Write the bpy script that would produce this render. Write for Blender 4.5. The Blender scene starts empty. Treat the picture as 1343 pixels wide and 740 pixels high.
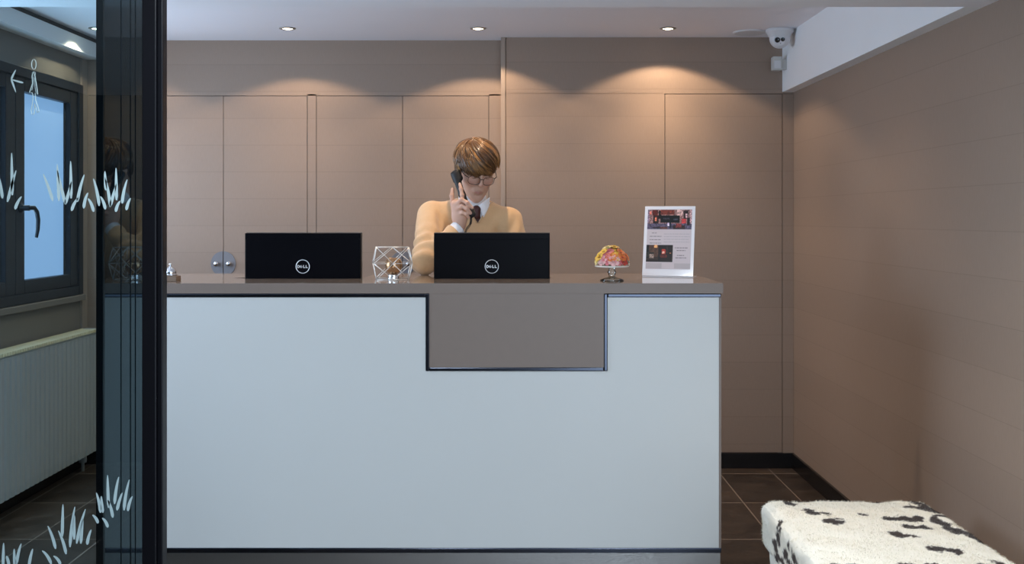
import bpy, bmesh, math, random
import numpy as np
from mathutils import Vector, Matrix, Euler

random.seed(7)
np.random.seed(7)
PI = math.pi
F = 1400.0
CX, CY, CAMZ = 674.0, 286.0, 1.42
scene = bpy.context.scene
COL = scene.collection


def W(x, y, Y):
    """a point of the place at distance Y seen in the direction (x, y)"""
    return Vector(((x - CX) * Y / F, Y, CAMZ - (y - CY) * Y / F))


def WX(x, Y):
    return (x - CX) * Y / F


def WZ(y, Y):
    return CAMZ - (y - CY) * Y / F


# ------------------------------------------------------------------ materials
def mat(name, color=(0.8, 0.8, 0.8), rough=0.5, metal=0.0, spec=0.5, coat=0.0, emit=None, estr=0.0,
        noise=0.0, nscale=20.0, bump=0.0, bscale=60.0, sheen=0.0, trans=0.0, stretch=(1, 1, 1), sss=0.0, ior=1.45):
    m = bpy.data.materials.new(name)
    m.use_nodes = True
    nt = m.node_tree
    b = nt.nodes['Principled BSDF']
    b.inputs['Base Color'].default_value = (*color, 1)
    b.inputs['Roughness'].default_value = rough
    b.inputs['Metallic'].default_value = metal
    b.inputs['Specular IOR Level'].default_value = spec
    b.inputs['Coat Weight'].default_value = coat
    b.inputs['IOR'].default_value = ior
    b.inputs['Sheen Weight'].default_value = sheen
    b.inputs['Transmission Weight'].default_value = trans
    if sss:
        b.inputs['Subsurface Weight'].default_value = sss
        b.inputs['Subsurface Radius'].default_value = (0.012, 0.005, 0.003)
    if emit:
        b.inputs['Emission Color'].default_value = (*emit, 1)
        b.inputs['Emission Strength'].default_value = estr
    if noise or bump:
        tc = nt.nodes.new('ShaderNodeTexCoord')
        mp = nt.nodes.new('ShaderNodeMapping')
        mp.inputs['Scale'].default_value = stretch
        nt.links.new(tc.outputs['Object'], mp.inputs['Vector'])
    if noise:
        n = nt.nodes.new('ShaderNodeTexNoise')
        n.inputs['Scale'].default_value = nscale
        n.inputs['Detail'].default_value = 5
        nt.links.new(mp.outputs[0], n.inputs['Vector'])
        mx = nt.nodes.new('ShaderNodeMix')
        mx.data_type = 'RGBA'
        mx.inputs[6].default_value = (*[c * (1 - noise) for c in color], 1)
        mx.inputs[7].default_value = (*[min(1, c * (1 + noise)) for c in color], 1)
        nt.links.new(n.outputs['Fac'], mx.inputs[0])
        nt.links.new(mx.outputs[2], b.inputs['Base Color'])
    if bump:
        n2 = nt.nodes.new('ShaderNodeTexNoise')
        n2.inputs['Scale'].default_value = bscale
        n2.inputs['Detail'].default_value = 3
        nt.links.new(mp.outputs[0], n2.inputs['Vector'])
        bp = nt.nodes.new('ShaderNodeBump')
        bp.inputs['Strength'].default_value = bump
        bp.inputs['Distance'].default_value = 0.01
        nt.links.new(n2.outputs['Fac'], bp.inputs['Height'])
        nt.links.new(bp.outputs[0], b.inputs['Normal'])
    return m


def attr_mat(name, rough=0.5, spec=0.5, sheen=0.0, sss=0.0, coat=0.0, aniso=0.0):
    m = mat(name, rough=rough, spec=spec, sheen=sheen, sss=sss, coat=coat)
    nt = m.node_tree
    a = nt.nodes.new('ShaderNodeAttribute')
    a.attribute_name = 'Pigment'
    nt.links.new(a.outputs['Color'], nt.nodes['Principled BSDF'].inputs['Base Color'])
    return m


def math_node(nt, op, a, b=None, c=None):
    n = nt.nodes.new('ShaderNodeMath')
    n.operation = op
    for i, v in enumerate((a, b, c)):
        if v is None:
            continue
        if isinstance(v, (int, float)):
            n.inputs[i].default_value = v
        else:
            nt.links.new(v, n.inputs[i])
    return n.outputs[0]


def plank_mat(name, color, rough=0.5):
    """taupe textile-grained panelling with a fine horizontal groove every 15.5 cm"""
    m = mat(name, color, rough)
    nt = m.node_tree
    b = nt.nodes['Principled BSDF']
    geo = nt.nodes.new('ShaderNodeNewGeometry')
    sep = nt.nodes.new('ShaderNodeSeparateXYZ')
    nt.links.new(geo.outputs['Position'], sep.inputs[0])
    z = math_node(nt, 'ADD', sep.outputs['Z'], 10 * 0.155 - 1.841)
    z = math_node(nt, 'DIVIDE', z, 0.155)
    fr = math_node(nt, 'FRACT', z)
    idx = math_node(nt, 'FLOOR', z)
    d = math_node(nt, 'ABSOLUTE', math_node(nt, 'SUBTRACT', fr, 0.5))
    groove = math_node(nt, 'GREATER_THAN', d, 0.5 - 0.0085)
    # grain: fine vertical threads
    mp = nt.nodes.new('ShaderNodeMapping')
    mp.inputs['Scale'].default_value = (260, 260, 26)
    nt.links.new(geo.outputs['Position'], mp.inputs['Vector'])
    n = nt.nodes.new('ShaderNodeTexNoise')
    n.inputs['Scale'].default_value = 1.0
    n.inputs['Detail'].default_value = 3
    nt.links.new(mp.outputs[0], n.inputs['Vector'])
    wn = nt.nodes.new('ShaderNodeTexWhiteNoise')
    wn.noise_dimensions = '1D'
    nt.links.new(idx, wn.inputs['W'])
    v = math_node(nt, 'MULTIPLY_ADD', n.outputs['Fac'], 0.16, 0.92)
    v = math_node(nt, 'MULTIPLY', v, math_node(nt, 'MULTIPLY_ADD', wn.outputs['Value'], 0.05, 0.975))
    v = math_node(nt, 'MULTIPLY', v, math_node(nt, 'MULTIPLY_ADD', groove, -0.17, 1.0))
    vm = nt.nodes.new('ShaderNodeVectorMath')
    vm.operation = 'SCALE'
    vm.inputs[0].default_value = color
    nt.links.new(v, vm.inputs['Scale'])
    nt.links.new(vm.outputs[0], b.inputs['Base Color'])
    bp = nt.nodes.new('ShaderNodeBump')
    bp.inputs['Strength'].default_value = 0.35
    bp.inputs['Distance'].default_value = 0.004
    h = math_node(nt, 'ADD', math_node(nt, 'MULTIPLY', n.outputs['Fac'], 0.25), math_node(nt, 'MULTIPLY', groove, -1.0))
    nt.links.new(h, bp.inputs['Height'])
    nt.links.new(bp.outputs[0], b.inputs['Normal'])
    return m


def tile_mat(name):
    m = mat(name, (0.05, 0.04, 0.033), 0.4)
    nt = m.node_tree
    b = nt.nodes['Principled BSDF']
    geo = nt.nodes.new('ShaderNodeNewGeometry')
    sep = nt.nodes.new('ShaderNodeSeparateXYZ')
    nt.links.new(geo.outputs['Position'], sep.inputs[0])

    def grid(out, off, size, w):
        q = math_node(nt, 'DIVIDE', math_node(nt, 'ADD', out, off), size)
        f = math_node(nt, 'FRACT', q)
        d = math_node(nt, 'ABSOLUTE', math_node(nt, 'SUBTRACT', f, 0.5))
        return math_node(nt, 'GREATER_THAN', d, 0.5 - w / size / 2), math_node(nt, 'FLOOR', q)
    gx, ix = grid(sep.outputs['X'], 20 * 0.297 - 1.1445, 0.297, 0.0065)
    gy, iy = grid(sep.outputs['Y'], 20 * 0.605 - 5.925, 0.605, 0.008)
    g = math_node(nt, 'MAXIMUM', gx, gy)
    cb = nt.nodes.new('ShaderNodeCombineXYZ')
    nt.links.new(ix, cb.inputs[0])
    nt.links.new(iy, cb.inputs[1])
    wn = nt.nodes.new('ShaderNodeTexWhiteNoise')
    nt.links.new(cb.outputs[0], wn.inputs['Vector'])
    n = nt.nodes.new('ShaderNodeTexNoise')
    n.inputs['Scale'].default_value = 7
    n.inputs['Detail'].default_value = 8
    n.inputs['Roughness'].default_value = 0.65
    nt.links.new(geo.outputs['Position'], n.inputs['Vector'])
    s = math_node(nt, 'MULTIPLY', n.outputs['Fac'], math_node(nt, 'MULTIPLY_ADD', wn.outputs['Value'], 0.5, 0.75))
    cr = nt.nodes.new('ShaderNodeValToRGB')
    cr.color_ramp.elements[0].position = 0.25
    cr.color_ramp.elements[0].color = (0.016, 0.012, 0.010, 1)
    cr.color_ramp.elements[1].position = 0.75
    cr.color_ramp.elements[1].color = (0.085, 0.064, 0.05, 1)
    nt.links.new(s, cr.inputs[0])
    mx = nt.nodes.new('ShaderNodeMix')
    mx.data_type = 'RGBA'
    nt.links.new(g, mx.inputs[0])
    nt.links.new(cr.outputs[0], mx.inputs[6])
    mx.inputs[7].default_value = (0.24, 0.20, 0.17, 1)
    nt.links.new(mx.outputs[2], b.inputs['Base Color'])
    nt.links.new(math_node(nt, 'MULTIPLY_ADD', n.outputs['Fac'], 0.35, 0.2), b.inputs['Roughness'])
    bp = nt.nodes.new('ShaderNodeBump')
    bp.inputs['Strength'].default_value = 0.25
    bp.inputs['Distance'].default_value = 0.01
    nt.links.new(math_node(nt, 'SUBTRACT', n.outputs['Fac'], math_node(nt, 'MULTIPLY', g, 0.4)), bp.inputs['Height'])
    nt.links.new(bp.outputs[0], b.inputs['Normal'])
    return m


def pane_mat(name, tint=(0.8, 0.87, 0.88), refl_ior=1.5, extra=0.0):
    m = bpy.data.materials.new(name)
    m.use_nodes = True
    nt = m.node_tree
    nt.nodes.clear()
    o = nt.nodes.new('ShaderNodeOutputMaterial')
    mx = nt.nodes.new('ShaderNodeMixShader')
    fr = nt.nodes.new('ShaderNodeFresnel')
    fr.inputs['IOR'].default_value = refl_ior
    t = nt.nodes.new('ShaderNodeBsdfTransparent')
    t.inputs['Color'].default_value = (*tint, 1)
    g = nt.nodes.new('ShaderNodeBsdfGlossy')
    g.inputs['Roughness'].default_value = 0.01
    nt.links.new(math_node(nt, 'ADD', fr.outputs[0], extra), mx.inputs[0])
    nt.links.new(t.outputs[0], mx.inputs[1])
    nt.links.new(g.outputs[0], mx.inputs[2])
    nt.links.new(mx.outputs[0], o.inputs[0])
    return m


TAUPE = (0.315, 0.236, 0.185)
M = {
    'unseen_wall': mat('dark_unseen_wall', (0.03, 0.03, 0.03), 0.8),
    'plank': plank_mat('taupe_panelling', TAUPE, 0.5),
    'trimwood': mat('taupe_trim', (0.34, 0.27, 0.22), 0.45),
    'gap': mat('dark_joint', (0.03, 0.024, 0.02), 0.8),
    'ceiling': mat('white_ceiling_paint', (0.90, 0.89, 0.93), 0.85, noise=0.02, nscale=3),
    'white_paint': mat('white_paint', (0.90, 0.91, 0.92), 0.8, noise=0.02, nscale=4),
    'left_plaster': mat('grey_brown_plaster', (0.2, 0.175, 0.15), 0.8, noise=0.06, nscale=5),
    'floor': tile_mat('dark_slate_tiles'),
    'baseboard': mat('black_skirting', (0.006, 0.0055, 0.006), 0.25, noise=0.2, nscale=9),
    'counter': mat('taupe_laminate', (0.205, 0.158, 0.132), 0.42, noise=0.04, nscale=30, coat=0.0, stretch=(1, 1, 1)),
    'counter_top': mat('polished_taupe_worktop', (0.3, 0.24, 0.195), 0.09, noise=0.03, nscale=30, coat=0.5),
    'desk_white': mat('white_lacquered_panel', (0.575, 0.58, 0.565), 0.34, noise=0.012, nscale=3),
    'steel': mat('polished_steel', (0.075, 0.082, 0.105), 0.2, metal=1.0),
    'plinth': mat('brushed_steel', (0.4, 0.38, 0.36), 0.28, metal=1.0, bump=0.15, bscale=40, stretch=(1, 1, 30)),
    'black_frame': mat('black_aluminium', (0.0035, 0.0035, 0.005), 0.35, spec=0.2),
    'dark_leaf': mat('black_smoked_glass', (0.006, 0.009, 0.013), 0.02, ior=1.38, coat=0.0),
    'pane': pane_mat('clear_partition_glass', (0.73, 0.86, 0.90)),
    'etched': mat('pale_etched_film', (0.33, 0.42, 0.43), 0.6, emit=None),
    'win_frame': mat('dark_window_frame', (0.008, 0.013, 0.021), 0.35, spec=0.3),
    'win_pane': mat('frosted_window_glass', (0.2, 0.28, 0.4), 0.4, emit=(0.33, 0.5, 0.80), estr=0.9, noise=0.0),
    'rubber': mat('dark_rubber', (0.01, 0.01, 0.01), 0.7),
    'radiator': mat('radiator_enamel', (0.50, 0.52, 0.52), 0.45),
    'radiator_grille': mat('warm_lit_grille', (0.85, 0.76, 0.52), 0.4),  # warm light on the grille put into its colour
    'plastic_black': mat('glossy_black_plastic', (0.0030, 0.0030, 0.0045), 0.32, spec=0.08),
    'plastic_dark': mat('matte_black_plastic', (0.008, 0.008, 0.009), 0.5),
    'monitor_edge': mat('bezel_edge', (0.09, 0.08, 0.07), 0.4),
    'logo': mat('silver_logo', (0.78, 0.8, 0.82), 0.35, metal=0.3),
    'screen': mat('lit_screen', (0.02, 0.02, 0.02), 0.3, emit=(0.8, 0.88, 1.0), estr=0.5),
    'white_plastic': mat('white_plastic', (0.72, 0.73, 0.75), 0.35),
    'off_white_plastic': mat('off_white_plastic', (0.6, 0.6, 0.58), 0.45),
    'lens': mat('camera_lens', (0.004, 0.004, 0.006), 0.08, coat=1.0),
    'chrome': mat('chrome', (0.82, 0.83, 0.85), 0.08, metal=1.0),
    'light_wood': mat('walnut_block', (0.17, 0.115, 0.08), 0.45, noise=0.25, nscale=30, stretch=(1, 8, 8)),
    'disc_metal': mat('satin_grey_metal', (0.20, 0.20, 0.22), 0.5, metal=0.3),
    'wire': mat('white_gold_wire', (0.75, 0.72, 0.68), 0.3, metal=0.6),
    'candle_glass': mat('mottled_copper_glass', (0.50, 0.30, 0.16), 0.18, metal=0.75, noise=0.6, nscale=60),
    'clear_glass': mat('clear_glass', (0.95, 0.97, 0.95), 0.02, trans=1.0),
    'stand_glass': pane_mat('moulded_glass', (0.96, 0.97, 0.93), 1.5, 0.06),
    'white_ceramic': mat('white_glazed_plate', (0.8, 0.78, 0.72), 0.2, coat=0.5),
    'acrylic': mat('clear_white_acrylic', (0.86, 0.85, 0.88), 0.12, coat=0.6),
    'paper': mat('pale_lilac_paper', (0.62, 0.545, 0.56), 0.6),
    'paper_band': mat('grey_paper_band', (0.50, 0.45, 0.46), 0.6),
    'ink': mat('printed_text', (0.2, 0.17, 0.18), 0.6),
    'ink_faint': mat('faint_printed_text', (0.47, 0.42, 0.44), 0.6),
    'print': attr_mat('printed_photo', 0.35),
    'hide': attr_mat('cowhide', 0.85, spec=0.15, sheen=0.15),
    'dark_wood': mat('dark_wooden_foot', (0.03, 0.02, 0.015), 0.4),
    'lamp': mat('lit_lamp', (1, 1, 1), 0.4, emit=(1.0, 0.86, 0.66), estr=14.0),
    'lamp_ring': mat('downlight_ring', (0.45, 0.42, 0.38), 0.3, metal=0.7),
    'green': mat('leaf_green', (0.05, 0.13, 0.03), 0.5),
    'skin': attr_mat('skin', 0.48, spec=0.4, sss=0.12),
    'hair': attr_mat('hair', 0.30, spec=0.8),
    'sweater': mat('camel_knit', (0.66, 0.43, 0.235), 0.9, noise=0.06, nscale=90, bump=0.35, bscale=420, sheen=0.25),
    'rib': mat('camel_rib', (0.56, 0.37, 0.205), 0.9, bump=0.3, bscale=300, sheen=0.2),
    'shirt': mat('white_shirt', (0.80, 0.80, 0.83), 0.75, bump=0.1, bscale=200),
    'tie': mat('maroon_tie', (0.055, 0.014, 0.013), 0.55, noise=0.2, nscale=200),
    'trousers': mat('charcoal_trousers', (0.03, 0.03, 0.035), 0.8),
    'shoe': mat('black_leather', (0.01, 0.009, 0.008), 0.3),
    'glasses': mat('dark_tortoise_acetate', (0.02, 0.012, 0.01), 0.25),
    'specs_lens': pane_mat('spectacle_lens', (0.97, 0.97, 0.98), 1.3, 0.0),
    'cord': mat('black_cord', (0.006, 0.006, 0.007), 0.4),
}


# ------------------------------------------------------------------ object helpers
def link(name, me, m=None, parent=None, smooth=False, label=None):
    if m is not None:
        for mm in (m if isinstance(m, (list, tuple)) else [m]):
            me.materials.append(mm)
    if smooth:
        me.polygons.foreach_set('use_smooth', [True] * len(me.polygons))
    o = bpy.data.objects.new(name, me)
    COL.objects.link(o)
    if parent is not None:
        o.parent = parent
        o.matrix_parent_inverse = Matrix.Identity(4)
    if label:
        o['label'] = label
    return o


def fin(name, bm, m, parent=None, smooth=False, bevel=0.0, seg=2, label=None, angle=None):
    bmesh.ops.recalc_face_normals(bm, faces=bm.faces)
    me = bpy.data.meshes.new(name)
    bm.to_mesh(me)
    bm.free()
    o = link(name, me, m, parent, smooth, label)
    if bevel:
        b = o.modifiers.new('bevel', 'BEVEL')
        b.width = bevel
        b.segments = seg
        b.limit_method = 'ANGLE'
        b.angle_limit = math.radians(40)
    return o


def thing(name, label, cat, loc=(0, 0, 0), rz=0.0, group=None):
    o = bpy.data.objects.new(name, None)
    o.empty_display_size = 0.05
    COL.objects.link(o)
    o.location = loc
    o.rotation_euler = (0, 0, rz)
    o['label'] = label
    o['category'] = cat
    if group:
        o['group'] = group
    return o


def tag(o, label, cat, group=None):
    o['label'] = label
    o['category'] = cat
    if group:
        o['group'] = group
    return o


def structure(o):
    o['kind'] = 'structure'
    return o


def add_box(bm, x0, x1, y0, y1, z0, z1, mtx=None):
    vs = []
    for z in (z0, z1):
        for x, y in ((x0, y0), (x1, y0), (x1, y1), (x0, y1)):
            v = Vector((x, y, z))
            if mtx is not None:
                v = mtx @ v
            vs.append(bm.verts.new(v))
    for f in ((0, 3, 2, 1), (4, 5, 6, 7), (0, 1, 5, 4), (1, 2, 6, 5), (2, 3, 7, 6), (3, 0, 4, 7)):
        bm.faces.new([vs[i] for i in f])


def boxes(name, lst, m, parent=None, bevel=0.0, label=None, mtx=None):
    bm = bmesh.new()
    for b in lst:
        add_box(bm, *b, mtx=mtx)
    return fin(name, bm, m, parent, bevel=bevel, label=label)


def add_prism(bm, pts, axis, a, b, mtx=None):
    """polygon pts extruded along axis from a to b (pts in the other two axes, in xyz order)"""
    def mk(p, t):
        if axis == 'x':
            v = Vector((t, p[0], p[1]))
        elif axis == 'y':
            v = Vector((p[0], t, p[1]))
        else:
            v = Vector((p[0], p[1], t))
        return mtx @ v if mtx is not None else v
    A = [bm.verts.new(mk(p, a)) for p in pts]
    B = [bm.verts.new(mk(p, b)) for p in pts]
    bm.faces.new(A)
    bm.faces.new(list(reversed(B)))
    n = len(pts)
    for i in range(n):
        bm.faces.new((A[i], A[(i + 1) % n], B[(i + 1) % n], B[i]))


def add_tube(bm, pts, r, n=8, closed=False, mtx=None, r2=None, flat=1.0):
    """tube through pts; r a number or a list of radii"""
    pts = [Vector(p) for p in pts]
    N = len(pts)
    rs = r if isinstance(r, (list, tuple)) else [r + ((r2 - r) * i / max(1, N - 1) if r2 is not None else 0) for i in range(N)]
    rings = []
    up = Vector((0, 0, 1))
    prev = None
    for i, p in enumerate(pts):
        if closed:
            d = (pts[(i + 1) % N] - pts[i - 1])
        else:
            d = pts[min(i + 1, N - 1)] - pts[max(i - 1, 0)]
        d.normalize()
        if prev is None:
            a = d.cross(up)
            if a.length < 1e-3:
                a = d.cross(Vector((1, 0, 0)))
        else:
            a = prev - d * prev.dot(d)
        a.normalize()
        prev = a
        b = d.cross(a)
        ring = []
        for k in range(n):
            t = 2 * PI * k / n
            v = p + (a * math.cos(t) + b * math.sin(t) * flat) * rs[i]
            ring.append(bm.verts.new(mtx @ v if mtx is not None else v))
        rings.append(ring)
    for i in range(N if closed else N - 1):
        A, B = rings[i], rings[(i + 1) % N]
        for k in range(n):
            bm.faces.new((A[k], A[(k + 1) % n], B[(k + 1) % n], B[k]))
    if not closed:
        bm.faces.new(list(reversed(rings[0])))
        bm.faces.new(rings[-1])


def add_lathe(bm, prof, n=32, mtx=None, axis='z'):
    """prof: list of (radius, height); closes at radius 0 ends"""
    rings = []
    for r, h in prof:
        ring = []
        if r < 1e-6:
            v = Vector((0, 0, h))
            ring = [bm.verts.new(mtx @ v if mtx is not None else v)]
        else:
            for k in range(n):
                t = 2 * PI * k / n
                v = Vector((r * math.cos(t), r * math.sin(t), h))
                ring.append(bm.verts.new(mtx @ v if mtx is not None else v))
        rings.append(ring)
    for A, B in zip(rings, rings[1:]):
        if len(A) == 1 and len(B) == 1:
            continue
        for k in range(n):
            k2 = (k + 1) % n
            if len(A) == 1:
                bm.faces.new((A[0], B[k2], B[k]))
            elif len(B) == 1:
                bm.faces.new((A[k], A[k2], B[0]))
            else:
                bm.faces.new((A[k], A[k2], B[k2], B[k]))
    if len(rings[0]) > 1:
        bm.faces.new(list(reversed(rings[0])))
    if len(rings[-1]) > 1:
        bm.faces.new(rings[-1])


def T(x, y, z):
    return Matrix.Translation((x, y, z))


def R(a, ax):
    return Matrix.Rotation(a, 4, ax)


def copy_tree(o, parent=None):
    c = o.copy()
    COL.objects.link(c)
    if parent is not None:
        c.parent = parent
    for ch in o.children:
        copy_tree(ch, c)
    return c


# ------------------------------------------------------------------ the room
YL, YR = 6.165, 6.061          # back wall: recessed left part, projecting right part
XL, XR = -2.475, 1.589
H = 2.446
HB = 2.134                     # underside of the beam and of the lowered ceiling
YB = 3.61                      # where the lowered ceiling ends
Y0 = -1.4                      # street side
DT = 2.125                     # head of the concealed doors
XS = WX(657, YR)               # where the two back-wall planes meet
XT = WX(663, YR)

structure(boxes('floor', [(XL - .2, XR + .2, Y0, YL + .25, -0.1, 0)], M['floor']))
structure(boxes('ceiling', [(XL - .2, XR + .2, YB, YL + .25, H, H + .1)], M['ceiling']))
structure(boxes('ceiling_lowered', [(XL - .2, XR + .2, Y0, YB, HB, H + .1)], M['ceiling']))
structure(boxes('wall_right', [(XR, XR + .2, 1.0, YL + .25, 0, H)], M['plank']))
structure(boxes('wall_street_unseen', [(XL - .2, .45, Y0 - .1, Y0, 0, H)], M['unseen_wall']))  # unseen wall, closed and dark to keep pane and monitor reflections dark
structure(boxes('trim_1', [(1.524, XR, YB, YR, HB, H)], M['white_paint']))          # boxed white beam on the right
structure(boxes('trim_2', [(XL, -2.38, YB, YL, 2.334, H - .03)], M['white_paint']))   # white beam on the left
structure(boxes('trim_shade_strip', [(XL, -2.40, YB, YL, H - .03, H)], M['gap']))  # dark strip stands in for the shade above the left beam

# left wall with the window opening
WY0, WY1, WZ0, WZ1 = 4.46, 6.09, 0.987, 2.177
VY0, VY1 = 2.62, 4.25  # opening of the added second window
structure(boxes('wall_left', [
    (XL - .2, XL, Y0, VY0, 0, H), (XL - .2, XL, VY1, WY0, 0, H), (XL - .2, XL, WY1, YL + .25, 0, H),
    (XL - .2, XL, WY0, WY1, 0, WZ0), (XL - .2, XL, WY0, WY1, WZ1, H),
    (XL - .2, XL, VY0, VY1, 0, WZ0), (XL - .2, XL, VY0, VY1, WZ1, H)], M['left_plaster']))

# back walls: dark backing, panels in front of it with fine joints
g = 0.0035


def px_panel(x0, x1, Y, z0, z1, t=0.012):
    return (WX(x0, Y) + g / 2, WX(x1, Y) - g / 2, Y, Y + t, z0 + g / 2, z1 - g / 2)


BB = 0.087
wb = structure(boxes('wall_back', [
    (XL + .0005, XS, YL, YL + .012, DT + g / 2, H),
    (XL + .0005, WX(183, YL) - g / 2, YL, YL + .012, 0, DT),
    (WX(403, YL) + g / 2, WX(415, YL) - g / 2, YL, YL + .012, 0, DT + .01),
    (WX(641, YL) + g / 2, XS, YL, YL + .012, 0, DT + .01)], M['plank']))
structure(boxes('wall_back_recess', [(XL - .2, XR + .2, YL + .014, YL + .25, 0, H)], M['gap']))
structure(boxes('wall_back_right', [
    (XT + .002, WX(872, YR) - g / 2, YR, YL + .012, 0, DT + g),
    (XT + .002, XR - .002, YR, YL + .012, DT + g / 2, H),
    (WX(1026, YR) + g / 2, XR - .001, YR, YL + .012, 0, DT)], M['plank']))
structure(boxes('trim_4', [(XS, XT, YR - .006, YL + .012, 0, H)], M['trimwood'], bevel=.002))


def door(n, x0, x1, Y):
    d = boxes('door_%d' % n, [px_panel(x0, x1, Y, BB, DT)], M['plank'])
    return structure(d)


d1 = door(1, 183, 293, YL)
d2 = door(2, 293, 403, YL)
d3 = door(3, 415, 528, YL)
d4 = door(4, 528, 641, YL)
d5 = door(5, 872, 1026, YR)


def half_disc(d, xc, side):
    r = 0.072
    zc = WZ(346, YL)
    bm = bmesh.new()
    pts = [(side * 0.002, -r), (side * 0.002, r)]
    for k in range(1, 24):
        t = PI / 2 - PI * k / 24
        pts.append((side * (0.002 + (r - .002) * math.cos(t)), r * math.sin(t)))
    add_prism(bm, pts, 'y', YL - .004, YL + .001, T(xc, 0, zc))
    p = fin('handle_plate', bm, M['disc_metal'], d, bevel=.001)
    bm = bmesh.new()
    add_lathe(bm, [(0, 0), (.007, 0), (.007, .012), (.013, .018), (.0155, .025), (.013, .031), (0, .033)], 20,
              T(xc + side * 0.036, YL - .003, zc) @ R(PI / 2, 'X'))
    fin('knob', bm, M['chrome'], p, smooth=True)


half_disc(d1, WX(293, YL), -1)
half_disc(d2, WX(293, YL), 1)
half_disc(d3, WX(528, YL), -1)
half_disc(d4, WX(528, YL), 1)

# skirting
structure(boxes('baseboard_back', [(XT, XR, YR - .014, YR - .0005, 0, BB)], M['baseboard'], bevel=.003))
structure(boxes('baseboard_back_left', [(XL, XS, YL - .014, YL - .0005, 0, BB)], M['baseboard'], bevel=.003))
structure(boxes('baseboard_right', [(XR - .014, XR, 1.0, YR - .014, 0, BB)], M['baseboard'], bevel=.003))
structure(boxes('baseboard_left', [(XL, XL + .014, Y0, YL - .014, 0, BB)], M['baseboard'], bevel=.003))

# ---- windows in the left wall (the second is unseen, added to light ceiling and beam)
wx = XL


def make_window(n, WY0, WY1):
    win = structure(boxes('window_%d' % n, [
        (wx - .09, wx + .02, WY0, WY0 + .06, WZ0, WZ1), (wx - .09, wx + .02, WY1 - .06, WY1, WZ0, WZ1),
        (wx - .09, wx + .02, WY0 + .06, WY1 - .06, WZ0, WZ0 + .05), (wx - .09, wx + .02, WY0 + .06, WY1 - .06, WZ1 - .05, WZ1)],
        M['win_frame'], bevel=.004))
    ym = (WY0 + WY1) / 2
    for ya, yb in ((WY0 + .06, ym), (ym, WY1 - .06)):
        s = boxes('window_sash', [
            (wx - .055, wx + .012, ya + .002, ya + .10, WZ0 + .052, WZ1 - .052), (wx - .055, wx + .012, yb - .10, yb - .002, WZ0 + .052, WZ1 - .052),
            (wx - .055, wx + .012, ya + .10, yb - .10, WZ0 + .052, WZ0 + .12), (wx - .055, wx + .012, ya + .10, yb - .10, WZ1 - .12, WZ1 - .052)],
            M['win_frame'], win, bevel=.004)
        boxes('window_pane', [(wx - .035, wx - .025, ya + .095, yb - .095, WZ0 + .115, WZ1 - .115)], M['win_pane'], s)
        boxes('seal', [(wx - .0245, wx - .016, yb - .108, yb - .1, WZ0 + .12, WZ1 - .12)], M['rubber'], s)
    # lever handle on the meeting stile
    bm = bmesh.new()
    hp = ym + .055
    add_lathe(bm, [(0, 0), (.026, 0), (.026, .008), (.014, .016), (.014, .045), (0, .05)], 20, T(wx + .012, hp, 1.47) @ R(PI / 2, 'Y'))
    add_tube(bm, [(wx + .05, hp, 1.47), (wx + .055, hp + .05, 1.472), (wx + .055, hp + .085, 1.45), (wx + .055, hp + .10, 1.41), (wx + .053, hp + .10, 1.36), (wx + .05, hp + .09, 1.32)],
             [.011, .012, .012, .011, .010, .008], 10)
    fin('window_handle', bm, M['win_frame'], win, smooth=True)


make_window(1, WY0, WY1)
make_window(2, VY0, VY1)  # added window out of view, there for its light
structure(boxes('trim_5', [(XL + .0005, XL + .035, WY0 - .03, WY1 - .002, WZ0 - .035, WZ0 - .002)], M['left_plaster'], bevel=.004))
structure(boxes('trim_6', [(XL + .0005, XL + .012, WY1 + .001, YL - .001, .79, 2.33)], M['trimwood']))

# ---- radiator under the window
rad = thing('radiator', 'long cream panel radiator with vertical ribs under the dark framed window', 'radiator', (XL, 5.0, 0))
xr0, xr1 = 0.025, 0.115
ry0, ry1 = -2.2, 1.06
bm = bmesh.new()
add_box(bm, xr0, xr1 - .012, ry0, ry1, .11, .775)
n = int((ry1 - ry0) / .052)
for k in range(n):
    y = ry0 + .01 + k * (ry1 - ry0 - .02) / n
    w_ = (ry1 - ry0 - .02) / n
    pts = [(xr1 - .012, y + .004), (xr1, y + .010), (xr1, y + w_ - .010), (xr1 - .012, y + w_ - .004)]
    add_prism(bm, pts, 'z', .105, .765)
fin('ribbed_body', bm, M['radiator'], rad)
bm = bmesh.new()
for k in range(int((ry1 - ry0) / .026)):
    y = ry0 + .004 + k * .026
    add_box(bm, xr0, xr1 + .003, y, y + .013, .776, .792)
add_box(bm, xr0, xr0 + .006, ry0, ry1, .776, .793)
add_box(bm, xr1 - .006, xr1 - .001, ry0, ry1, .776, .789)
fin('top_grille', bm, M['radiator_grille'], rad)
boxes('end_cover', [(xr0 - .004, xr1 + .003, ry1 + .0005, ry1 + .008, .105, .793)], M['radiator'], rad, bevel=.002)
for y in (-1.6, .9):
    boxes('wall_bracket', [(0.001, xr0 + .01, y, y + .03, .2, .7)], M['radiator'], rad)
bm = bmesh.new()
add_tube(bm, [(.06, .98, .105), (.06, .98, .0)], .009, 10)
add_lathe(bm, [(0, 0), (.02, 0), (.022, .02), (.018, .045), (0, .05)], 16, T(.06, .98, .05))
fin('supply_pipe', bm, M['radiator'], rad, smooth=True)

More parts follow.
